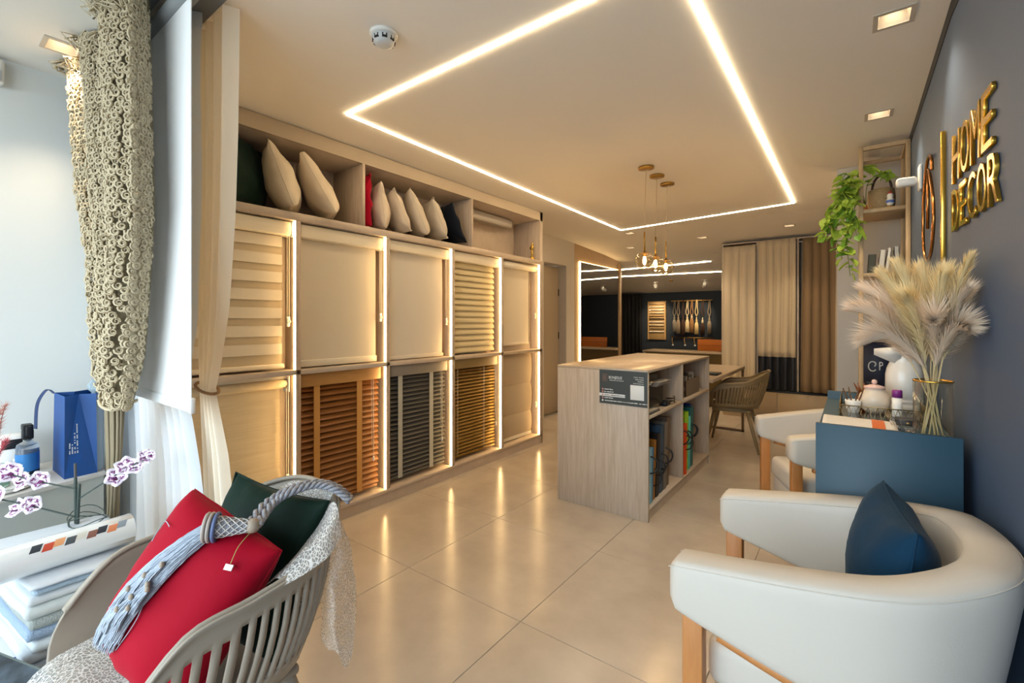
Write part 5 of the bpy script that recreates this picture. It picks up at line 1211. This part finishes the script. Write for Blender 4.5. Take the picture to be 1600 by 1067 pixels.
for (e, c) in (((-2.70, .245, .97), '#b3786a'), ((-2.72, .235, .95), '#c08a76'), ((-2.685, .25, .83), '#c25a62')):
    g = MB(); b = Vector((-2.70, .222, SHZ + .06)); ev = Vector(e); cv_ = spline([b, b.lerp(ev, .5) + Vector((-.01, -.01, 0)), ev], 8); g.tube(cv_, .0018, 4)
    for i in range(170):
        f = rg.uniform(.45, 1); p = cv_[min(len(cv_) - 2, int(f * (len(cv_) - 1)))]; d = Vector((rg.uniform(-1, 1), rg.uniform(-1, 1), rg.uniform(.2, 1.5))).normalized() * rg.uniform(.015, .04); wv = Vector((.0009, .0009, 0))
        g.add([p - wv, p + wv, p + d], [(0, 1, 2)])
    obj('dried_spray', g, mat('dried_' + c[1:], c, .8), t)
t = thing('crystal_decanter', 'small clear crystal bottle behind the blue bag', 'bottle', (-2.78, .575, SHZ))
obj('body', lathe([(.03, 0), (.035, .01), (.035, .2), (.012, .24), (.012, .28)], (-2.62, .50, SHZ + .001), 8, smooth=False), mat('pale_crystal', '#cfe0e8', .1, trans=.6), t) if False else None
obj('body', lathe([(.03, 0), (.035, .01), (.035, .20), (.030, .235), (.012, .25), (.012, .28)], (-2.83, .60, SHZ - .1), 8, smooth=False), mat('pale_crystal', '#cfe0e8', .1, trans=.6), t) if False else None
obj('body', lathe([(.028, 0), (.032, .01), (.032, .28), (.026, .31), (.011, .32), (.011, .345)], (-2.70, .512, SHZ + .001), 8, smooth=False), mat('pale_crystal', '#cfe0e8', .1, trans=.6), t)
obj('stopper', lathe([(.010, .345), (.024, .36), (.026, .38), (.012, .40), (.002, .405)], (-2.70, .512, SHZ + .001), 8, smooth=False), mat('pale_crystal', '#cfe0e8', .1, trans=.6), t)

# ================================================================== BENCH WITH FOLDED TEXTILES
BZ = .33
bn = thing('low_bench', 'low white bench carrying folded textiles beside the shell chair', 'bench', (-2.0, .1, 0))
obj('top', rbox(-2.38, -1.70, -.35, .40, BZ - .03, BZ, .004, 2), M_white, bn)
for x in (-2.34, -1.74):
    for y in (-.31, .36): obj('leg', rbox(x - .018, x + .018, y - .018, y + .018, .001, BZ - .03, .002, 1), M_white, bn)
layers = [('#a9b3be', .030, 'pale grey folded blanket at the bottom of the textile stack', 0), ('#c9ced1', .034, 'white folded blanket, second from the bottom of the stack', 0), ('#c2c9cb', .030, 'off-white folded blanket in the middle of the stack', 0),
          ('#95a9c0', .030, 'light blue boucle blanket in the textile stack', 1), ('#9ea5a1', .032, 'grey green boucle blanket in the textile stack', 1), ('#c5cac7', .034, 'thick ivory blanket near the top of the stack', 0), ('#d2d6d7', .028, 'bright white folded blanket near the top of the stack', 0), ('#a9bccb', .018, 'thin blue grey scalloped blanket on top of the stack', 1), ('#c6ccd2', .012, 'thin pale sheet lying uppermost on the textile stack', 0)]
z = BZ + .001; rl_ = random.Random(2)
for k, (c, h, lb, tx_) in enumerate(layers):
    dx = rl_.uniform(-.012, .012); dy = rl_.uniform(-.01, .01); m = mat('textile_%d' % k, c, .95, bump=.5 if tx_ else .15, bscale=300 if tx_ else 60, sheen=.2)
    t = thing('folded_blanket', lb, 'blanket', (-2.0, .3, z), 'folded textiles on the bench')
    def lay(zz0, zz1, fx):
        mb = MB(); n = 26; ring = []
        x0, x1, y0, y1 = -2.30 + dx, -1.785 + dx + fx, .0 + dy, .62 + dy
        x0, x1, y0, y1 = -2.28 + dx, -1.785 + dx + fx, .205 + dy, .455 + dy
        pts = []
        for f in range(n): pts.append((lerp(x0, x1, f / n), y0 - .05 * (1 - f / n)))
        for f in range(n): pts.append((x1, lerp(y0, y1, f / n)))
        for f in range(n): pts.append((lerp(x1, x0, f / n), y1))
        for f in range(n): pts.append((x0, lerp(y1, y0 - .05, f / n)))
        hh = zz1 - zz0; prof = [(-.010, 0), (0, .2 * hh), (.003, .5 * hh), (0, .8 * hh), (-.010, hh)]; vs = []; cxm, cym = (x0 + x1) / 2, (y0 + y1) / 2
        for (o_, zh) in prof:
            for i, (px, py) in enumerate(pts):
                d = Vector((px - cxm, py - cym)).normalized(); nz_ = .004 * noise.noise(Vector((px * 14, py * 14, k * 3)))
                vs.append((px + d.x * (o_ + nz_), py + d.y * (o_ + nz_), zz0 + zh + .005 * noise.noise(Vector((px * 7, py * 7, k * 1.3))) * 1.0))
        N_ = len(pts); fs = [(j * N_ + i, j * N_ + (i + 1) % N_, (j + 1) * N_ + (i + 1) % N_, (j + 1) * N_ + i) for j in range(len(prof) - 1) for i in range(N_)]
        fs += [tuple(range(N_))[::-1], tuple((len(prof) - 1) * N_ + i for i in range(N_))]
        return mb.add(vs, fs, True)
    obj('folded_cloth', lay(z, z + h, 0), m, t); z += h
STZ = z
# rolled paper tube on the stack
t = thing('rolled_catalogue', 'long glossy white paper roll with a coloured print lying on the textiles', 'roll', (-1.85, .1, STZ + .045))
ta, tb = Vector((-1.83, -.35, STZ + .052)), Vector((-1.885, .445, STZ + .050)); M_roll = mat('glossy_paper', '#e6e8e6', .18, coat=.6)
obj('tube', tube([ta.lerp(tb, i / 10) for i in range(11)], .044, 28, cap=False), M_roll, t).modifiers.new('thick', 'SOLIDIFY').thickness = .0015
sp_ = MB(); dd_ = (tb - ta).normalized(); sdv = dd_.cross(Vector((0, 0, 1))).normalized(); upv = sdv.cross(dd_)
def cyl(f, a, r=.0448): p = ta.lerp(tb, f); return p + sdv * (r * math.cos(a)) + upv * (r * math.sin(a))
obj('outer_lap', MB().grid(lambda u, v: cyl(u, R(-20 + 75 * v), .0462), 20, 8), M_roll, t)
prints = ['#3b3f46', '#c8503a', '#e0a070', '#50565a', '#d6d2c6', '#8b5f52', '#2f343a', '#d8845a', '#8a97a0']
for k in range(9):
    f0 = .70 + k * .03
    obj('printed_patch', MB().grid(lambda u, v: cyl(f0 + .028 * u + .012 * v, R(32 + 26 * v - 6 * (k % 2)), .0466), 3, 4), mat('print_patch_%d' % k, prints[k], .3), t)
# dark magazine at the lower left
t = thing('dark_magazine', 'dark covered magazine leaning at the lower left corner', 'magazine', (-1.72, .12, BZ))
Mm = Matrix.Translation((-1.70, .165, .40)) @ Matrix.Rotation(R(18), 4, 'Z') @ Matrix.Rotation(R(28), 4, 'X')
obj('cover', MB().box(-.12, .12, -.16, .03, 0, .004, Mm), mat('cover_photo', '#39424a', .25, vary=.8, vscale=14), t); obj('pages', MB().box(-.118, .118, -.158, .03, -.012, 0, Mm), M_prw, t); obj('spine', MB().box(-.12, .12, .03, .034, -.012, .004, Mm), mat('spine_green', '#56605a', .4), t)
t = thing('indigo_cloth', 'crumpled indigo cloth under the dark magazine', 'cloth', (-1.76, .16, BZ))
obj('cloth', MB().grid(lambda u, v: (lerp(-1.92, -1.70, u), lerp(.02, .195, v), BZ + .01 + .03 * (1 - v) * 0 + .025 * abs(noise.noise(Vector((u * 5, v * 5, 2))))), 20, 16), mat('indigo', '#24408c', .8), t)
obj('fringe', MB().grid(lambda u, v: (lerp(-1.702, -1.690, u), lerp(.02, .195, v), BZ + .012 + .006 * math.sin(v * 60)), 2, 40), mat('indigo', '#24408c', .8), t)

# orchid
op = Vector((-2.235, .375, BZ)); t = thing('orchid', 'potted orchid with white and purple flowers behind the paper roll', 'plant', tuple(op))
obj('pot', lathe([(.045, 0), (.055, .06), (.06, .12), (.056, .12), (.05, .06), (.001, .02)], tuple(op), 20, cap=False), M_white, t); obj('moss', lathe([(.001, .112), (.03, .115), (.056, .108)], tuple(op), 16, cap=False), mat('moss', '#5b5a3a', .9), t)
M_ost = mat('orchid_stem', '#39453f', .5)
s0 = op + Vector((0, 0, .11))
for pts in ([s0, (-2.23, .372, .60), (-2.235, .372, .74)], [s0, (-2.22, .375, .58), (-2.21, .378, .72)]): obj('stem', tube(spline(pts, 6), .0048, 7), M_ost, t)
obj('support_stick', tube([s0, (-2.24, .372, .79)], .004, 6), mat('stick_grey', '#4b4a48', .6), t)
rn = MB()
for k in range(3): rn.tube([(-2.215 + .07 * math.cos(a) + .02 * math.sin(k * 2), .40 + .05 * math.sin(a), .58 + .012 * k + .01 * math.sin(a * 2 + k)) for a in [i * 2 * PI / 20 for i in range(21)]], .0016, 5)
obj('wire_loops', rn, M_ost, t)
ptm = MB()
def petal(u, v): s = -1 + 2 * u; wd = .021 * math.sin(PI * min(1, .1 + .86 * v)) ** .8; return (s * wd, v * .040, .010 * v * v - .006 * s * s)
ptm.grid(petal, 4, 5)
def petal_mat():
    m = bpy.data.materials.new('orchid_petal'); m.use_nodes = True; nt = m.node_tree; b = nt.nodes['Principled BSDF']; b.inputs['Roughness'].default_value = .6
    tc = nt.nodes.new('ShaderNodeTexCoord'); n = nt.nodes.new('ShaderNodeTexNoise'); n.inputs['Scale'].default_value = 60; n.inputs['Detail'].default_value = 2; nt.links.new(tc.outputs['Object'], n.inputs['Vector'])
    r = nt.nodes.new('ShaderNodeValToRGB'); r.color_ramp.elements[0].position = .48; r.color_ramp.elements[1].position = .56; r.color_ramp.elements[0].color = (*lin('#efe4ec'), 1); r.color_ramp.elements[1].color = (*lin('#7a2a6a'), 1)
    nt.links.new(n.outputs[0], r.inputs[0]); nt.links.new(r.outputs[0], b.inputs['Base Color']); return m
pme = ptm.mesh('petal'); pme.materials.append(petal_mat()); pme2 = pme.copy(); pme2.materials.clear(); pme2.materials.append(mat('orchid_purple', '#6d1f5e', .6))
ro_ = random.Random(8); OO = Vector(ORIG[t.name])
def spray(a, pts, fl):
    cv_ = spline([Vector(a)] + [Vector(p) for p in pts], 8); obj('flower_stalk', tube(cv_, .0026, 6), M_ost, t)
    for (f, dx, dz, sc_) in fl:
        p = cv_[int(f * (len(cv_) - 1))] + Vector((dx, dx * .3, dz)); rz = ro_.uniform(0, 360)
        fo = bpy.data.objects.new('flower', None); C.objects.link(fo); fo.parent = t; fo.location = p - OO; fo.rotation_euler = (R(70 + ro_.uniform(-20, 20)), R(ro_.uniform(-25, 25)), R(50 + ro_.uniform(-35, 35))); fo.scale = (sc_,) * 3; fo.empty_display_size = .01
        for k in range(5):
            o = bpy.data.objects.new('petal', pme); C.objects.link(o); o.parent = fo; o.rotation_euler = (R(ro_.uniform(-5, 18)), 0, R(72 * k + ro_.uniform(-8, 8)))
        o = bpy.data.objects.new('petal', pme2); C.objects.link(o); o.parent = fo; o.rotation_euler = (R(45), 0, R(180)); o.scale = (.55, .55, .8)
spray((-2.225, .375, .70), [(-2.30, .29, .735), (-2.40, .20, .775)], [(.55, 0, .006, .85), (.72, 0, -.012, .9), (.86, .0, .01, 1.0), (1.0, 0, -.01, 1.05)])
spray((-2.222, .375, .60), [(-2.30, .27, .655), (-2.42, .16, .70)], [(.5, 0, .006, .8), (.66, 0, -.02, .9), (.82, 0, .012, .9), (.98, 0, -.014, 1.0)])
spray((-2.21, .378, .67), [(-2.12, .46, .75), (-2.03, .54, .82)], [(.5, 0, -.006, .9), (.66, 0, .01, .9), (.8, .0, -.012, .8), (.92, 0, .006, .7), (1.0, 0, 0, .5)])
# ================================================================== FOREGROUND SHELL CHAIR, CUSHIONS, TASSEL, THROW
fc = copy_tree(sc, None, 'taupe moulded shell chair with cushions in the left foreground')
for ch in fc.children:
    ch.data = ch.data.copy(); ch.data.materials.clear(); ch.data.materials.append(M_taupe)
fc.location = (-1.34, .45, 0); fc.rotation_euler = (0, 0, 0)
RC, REX, REY, RW, RH, RT = Vector((-1.268, .410, .650)), Vector((.281, .085, -.109)).normalized(), Vector((.030, .145, .278)), .315, .37, .20
REY = (REY - REX * REY.dot(REX)).normalized(); RN = REX.cross(REY)
def on_red(x, y, h=0.0):
    u, v = x / (RW / 2), y / (RH / 2); th_ = RT / 2 * max(0, (1 - min(1, u * u)) * (1 - min(1, v * v))) ** .42
    return RC + REX * x + REY * y + RN * (th_ + h)
cushion('bright red velvet cushion in the foreground chair', RC, REX, REY, RW, RH, RT, M_red, 31, wr=.009, pinch=.015)
cushion('dark green velvet cushion behind the red one on the foreground chair', (-1.346, .592, .632), (.343, .094, -.035), (.10, .15, .30), .37, .40, .13, M_velg, 32, wr=.012)
# tassel tieback lying across the red cushion
M_str = mat('silver_blue_strand', '#a3acb8', .45, sheen=.3); M_cord = wood('twisted_cord', '#6f7488', '#b9b6b4', (60, 60, 60), .6, 3)
tt = thing('tassel', 'large silver blue tassel with cord lying over the red cushion', 'tassel', (-1.28, .5, .8))
K0 = on_red(.075, .205, .035); K1 = on_red(.008, .168, .028); KP = [(.008, .168), (-.022, .09), (-.048, -.01), (-.068, -.135)]
obj('bead', lathe([(.002, -.017), (.012, -.013), (.017, 0), (.012, .013), (.002, .017)], n=18, M=Matrix.Translation(K0)), mat('bead_taupe', '#a08f7d', .5), tt)
dk_ = (K1 - K0); nb = 12
cap = MB().tube([K0 + dk_ * (i / nb) for i in range(nb + 1)], [.012 + .014 * (i / nb) ** 1.2 for i in range(nb + 1)], 16); co = obj('woven_cap', cap, mat('cap_weave', '#8d8a92', .7, bump=.6, bscale=160), tt)
ax = dk_.normalized(); sa_ = ax.cross(Vector((0, 0, 1))).normalized(); sb_ = sa_.cross(ax); net = MB()
for k in range(8):
    for sg_ in (1, -1):
        net.tube([K0 + dk_ * f + (sa_ * math.cos(2 * PI * k / 8 + sg_ * f * 4) + sb_ * math.sin(2 * PI * k / 8 + sg_ * f * 4)) * (.0135 + .014 * f ** 1.2) for f in [i / 10 for i in range(11)]], .0014, 4)
obj('netting', net, mat('net_cord', '#c9c5bf', .6), co)
for f, c in ((.88, '#5f6b8f'), (1.0, '#a79a90'), (1.1, '#a79a90')):
    pc = K0 + dk_ * f; rr_ = .030; obj('ring', tube([pc + (sa_ * math.cos(a) + sb_ * math.sin(a)) * rr_ for a in [i * 2 * PI / 20 for i in range(21)]], .0045, 6), mat('ring_' + c[1:], c, .5), tt)
rt = random.Random(6); sk = MB(); spn = KP
def along(f):
    q = f * 3; j = min(2, int(q)); t_ = q - j; return lerp(KP[j][0], KP[j + 1][0], t_), lerp(KP[j][1], KP[j + 1][1], t_)
for i in range(560):
    a = rt.uniform(-1, 1); d_ = rt.random(); ln = rt.choice((rt.uniform(.6, .9), rt.uniform(.9, 1.03), rt.uniform(.93, 1.03))); pts = []
    for k in range(9):
        f = k / 8 * ln; x, y = along(f); wd = lerp(.022, .044, min(1, f * 1.6)) * a + rt.gauss(0, .0012)
        pts.append(on_red(x + wd * .95, y + wd * .25, .006 + lerp(.020, .016, f) * math.sqrt(max(0, 1 - a * a)) * d_ + .012 * max(0, 1 - f * 4)))
    sk.tube(pts, .0011, 3, cap=False)
obj('skirt', sk, M_str, tt, kind='stuff')
for (f, a) in ((.40, .35), (.55, .7), (.62, -.2), (.66, .45), (.5, .0), (.72, .8), (.75, .15), (.58, .95)):
    x, y = along(f); x += .038 * a; y += .010 * a; p = on_red(x, y, .028); mt = MB()
    for i in range(34):
        b = rt.uniform(-1, 1); mt.tube([p + REX * (.004 * b), on_red(x - .008 + .010 * b, y - .028, rt.uniform(.022, .030)), on_red(x - .015 + .014 * b, y - rt.uniform(.050, .058), rt.uniform(.018, .026))], .0010, 3, cap=False)
    mi = obj('small_tassel', mt, M_str, tt); obj('small_knot', lathe([(.001, -.006), (.005, -.003), (.005, .004), (.001, .007)], n=8, M=Matrix.Translation(p)), mat('bead_taupe', '#a08f7d', .5), mi)
for (a, b, c) in (((-.03, .02), (-.035, -.06), (-.045, -.12)), ((-.02, .03), (-.005, -.04), (-.025, -.12)), ((-.09, .12), (-.135, .11), (-.12, .07))):
    obj('loose_thread', tube(spline([on_red(*a, .012), on_red(*b, .006), on_red(*c, .003)], 6), .0011, 4), M_str, tt)
cpath = [K0, (-1.225, .575, .822), (-1.230, .635, .838), (-1.222, .70, .840), (-1.19, .745, .822), (-1.165, .775, .785)]
cd = MB(); cs = spline(cpath, 10)
for ph in range(3):
    for off in (0, 1):
        pts = []
        for i, p in enumerate(cs):
            d = (cs[min(i + 1, len(cs) - 1)] - cs[max(i - 1, 0)]).normalized(); a1 = d.cross(Vector((0, 0, 1))).normalized(); b1 = a1.cross(d); an = i * .75 + ph * 2 * PI / 3
            pts.append(p + a1 * (.0065 * math.cos(an) + (off - .5) * .020) + b1 * .0065 * math.sin(an))
        cd.tube(pts, .0052, 6)
obj('twisted_cord', cd, M_cord, tt)
t = thing('price_tag', 'small white tag hanging on a green thread from the tassel bead', 'tag', (-1.20, .53, .74))
obj('thread', tube(spline([K0 + Vector((.005, -.005, -.01)), on_red(.092, .165, .022), on_red(.103, .132, .014)], 4), .0010, 4), mat('thread_green', '#a9b06a', .7), t)
obj('card', MB().box(-.011, .011, -.001, .001, -.006, .006, Matrix.Translation(on_red(.105, .125, .014)) @ Matrix.Rotation(R(20), 4, 'Z') @ Matrix.Rotation(R(-35), 4, 'X')), M_prw, t)

# lace throw: one cloth from the seat, up the backrest and over the back corner
M_lace = lace('white_lace', '#eceae6', 52, .12)
def cloth(name, rows, nu, nv, parent, m, wob=.006, seed=0):
    """rows: polylines (world points) lofted into one sheet with UV in metres"""
    R_ = [spline(r_, 8) for r_ in rows]; n = len(R_[0]); cols = [[r_[i] for r_ in R_] for i in range(n)]; G = [spline(c, 6) for c in cols]; m_ = len(G[0])
    vs = []; fs = []
    for i in range(n):
        for j in range(m_):
            p = G[i][j]; w_ = Vector((noise.noise(p * 14 + Vector((seed, 0, 0))), noise.noise(p * 14 + Vector((0, seed, 5))), noise.noise(p * 14 + Vector((9, 0, seed))))) * wob; vs.append(p + w_)
    fs = [(i * m_ + j, i * m_ + j + 1, (i + 1) * m_ + j + 1, (i + 1) * m_ + j) for i in range(n - 1) for j in range(m_ - 1)]
    o = obj(name, MB().add(vs, fs, True), m, parent); me = o.data; uv = me.uv_layers.new(name='UVMap')
    lu = [0]; 
    for i in range(1, n): lu.append(lu[-1] + (G[i][m_ // 2] - G[i - 1][m_ // 2]).length)
    lv = [0]
    for j in range(1, m_): lv.append(lv[-1] + (G[n // 2][j] - G[n // 2][j - 1]).length)
    for li, lp in enumerate(me.loops): a, b = divmod(lp.vertex_index, m_); uv.data[li].uv = (lu[a] * 2.2, lv[b] * 2.2)
    return o
th = thing('lace_throw', 'white openwork lace throw draped over the seat and back of the foreground chair', 'throw', (-1.3, .45, .44))
# on the seat, spilling over the front edge
cloth('seat_drape', [[(-1.56, .40, .47), (-1.45, .44, .475), (-1.30, .46, .47), (-1.16, .42, .47)], [(-1.57, .30, .485), (-1.45, .31, .485), (-1.30, .31, .48), (-1.15, .30, .475)], [(-1.56, .20, .47), (-1.45, .19, .475), (-1.30, .19, .47), (-1.16, .20, .465)],
      [(-1.55, .15, .40), (-1.44, .14, .41), (-1.30, .14, .40), (-1.17, .15, .39)], [(-1.55, .145, .30), (-1.44, .13, .28), (-1.30, .135, .30), (-1.18, .145, .29)]], 0, 0, th, M_lace, .014, 1)
# over the back corner and hanging behind
cloth('hanging_corner', [[(-1.300, 0.701, 0.787), (-1.243, 0.718, 0.789), (-1.186, 0.724, 0.788), (-1.143, 0.719, 0.783)], [(-1.197, 0.678, 0.664), (-1.152, 0.699, 0.678), (-1.112, 0.717, 0.695), (-1.125, 0.757, 0.643)], [(-1.198, 0.702, 0.532), (-1.101, 0.675, 0.571), (-1.112, 0.717, 0.564), (-1.144, 0.780, 0.523)], [(-1.213, 0.716, 0.410), (-1.115, 0.690, 0.474), (-1.130, 0.728, 0.446), (-1.145, 0.779, 0.413)], [(-1.190, 0.721, 0.372), (-1.126, 0.706, 0.396), (-1.135, 0.737, 0.336), (-1.148, 0.764, 0.337)]], 0, 0, th, M_lace, .008, 3)
cloth('rim_drape', [[(-1.227, 0.543, 0.598), (-1.191, 0.608, 0.664), (-1.194, 0.680, 0.721), (-1.200, 0.726, 0.775)], [(-1.106, 0.534, 0.687), (-1.081, 0.583, 0.731), (-1.068, 0.631, 0.769), (-1.090, 0.683, 0.819)], [(-1.053, 0.530, 0.689), (-1.033, 0.576, 0.708), (-1.022, 0.622, 0.730), (-1.044, 0.667, 0.750)]], 0, 0, th, M_lace, .003, 2)
cloth('rear_layer', [[(-1.284, 0.700, 0.651), (-1.270, 0.724, 0.646), (-1.233, 0.738, 0.651)], [(-1.280, 0.691, 0.554), (-1.274, 0.720, 0.543), (-1.238, 0.735, 0.558)], [(-1.289, 0.684, 0.456), (-1.282, 0.715, 0.458), (-1.245, 0.729, 0.476)]], 0, 0, th, M_lace, .006, 4)
cloth('back_drape', [[(-1.383, 0.664, 0.732), (-1.312, 0.692, 0.750), (-1.229, 0.704, 0.761), (-1.178, 0.705, 0.769)], [(-1.446, 0.692, 0.775), (-1.392, 0.732, 0.803), (-1.290, 0.746, 0.814), (-1.185, 0.737, 0.812)], [(-1.502, 0.725, 0.713), (-1.439, 0.759, 0.738), (-1.334, 0.775, 0.747), (-1.205, 0.760, 0.759)], [(-1.502, 0.725, 0.578), (-1.439, 0.759, 0.583), (-1.334, 0.775, 0.607), (-1.209, 0.756, 0.651)]], 0, 0, th, M_lace, .006, 5)
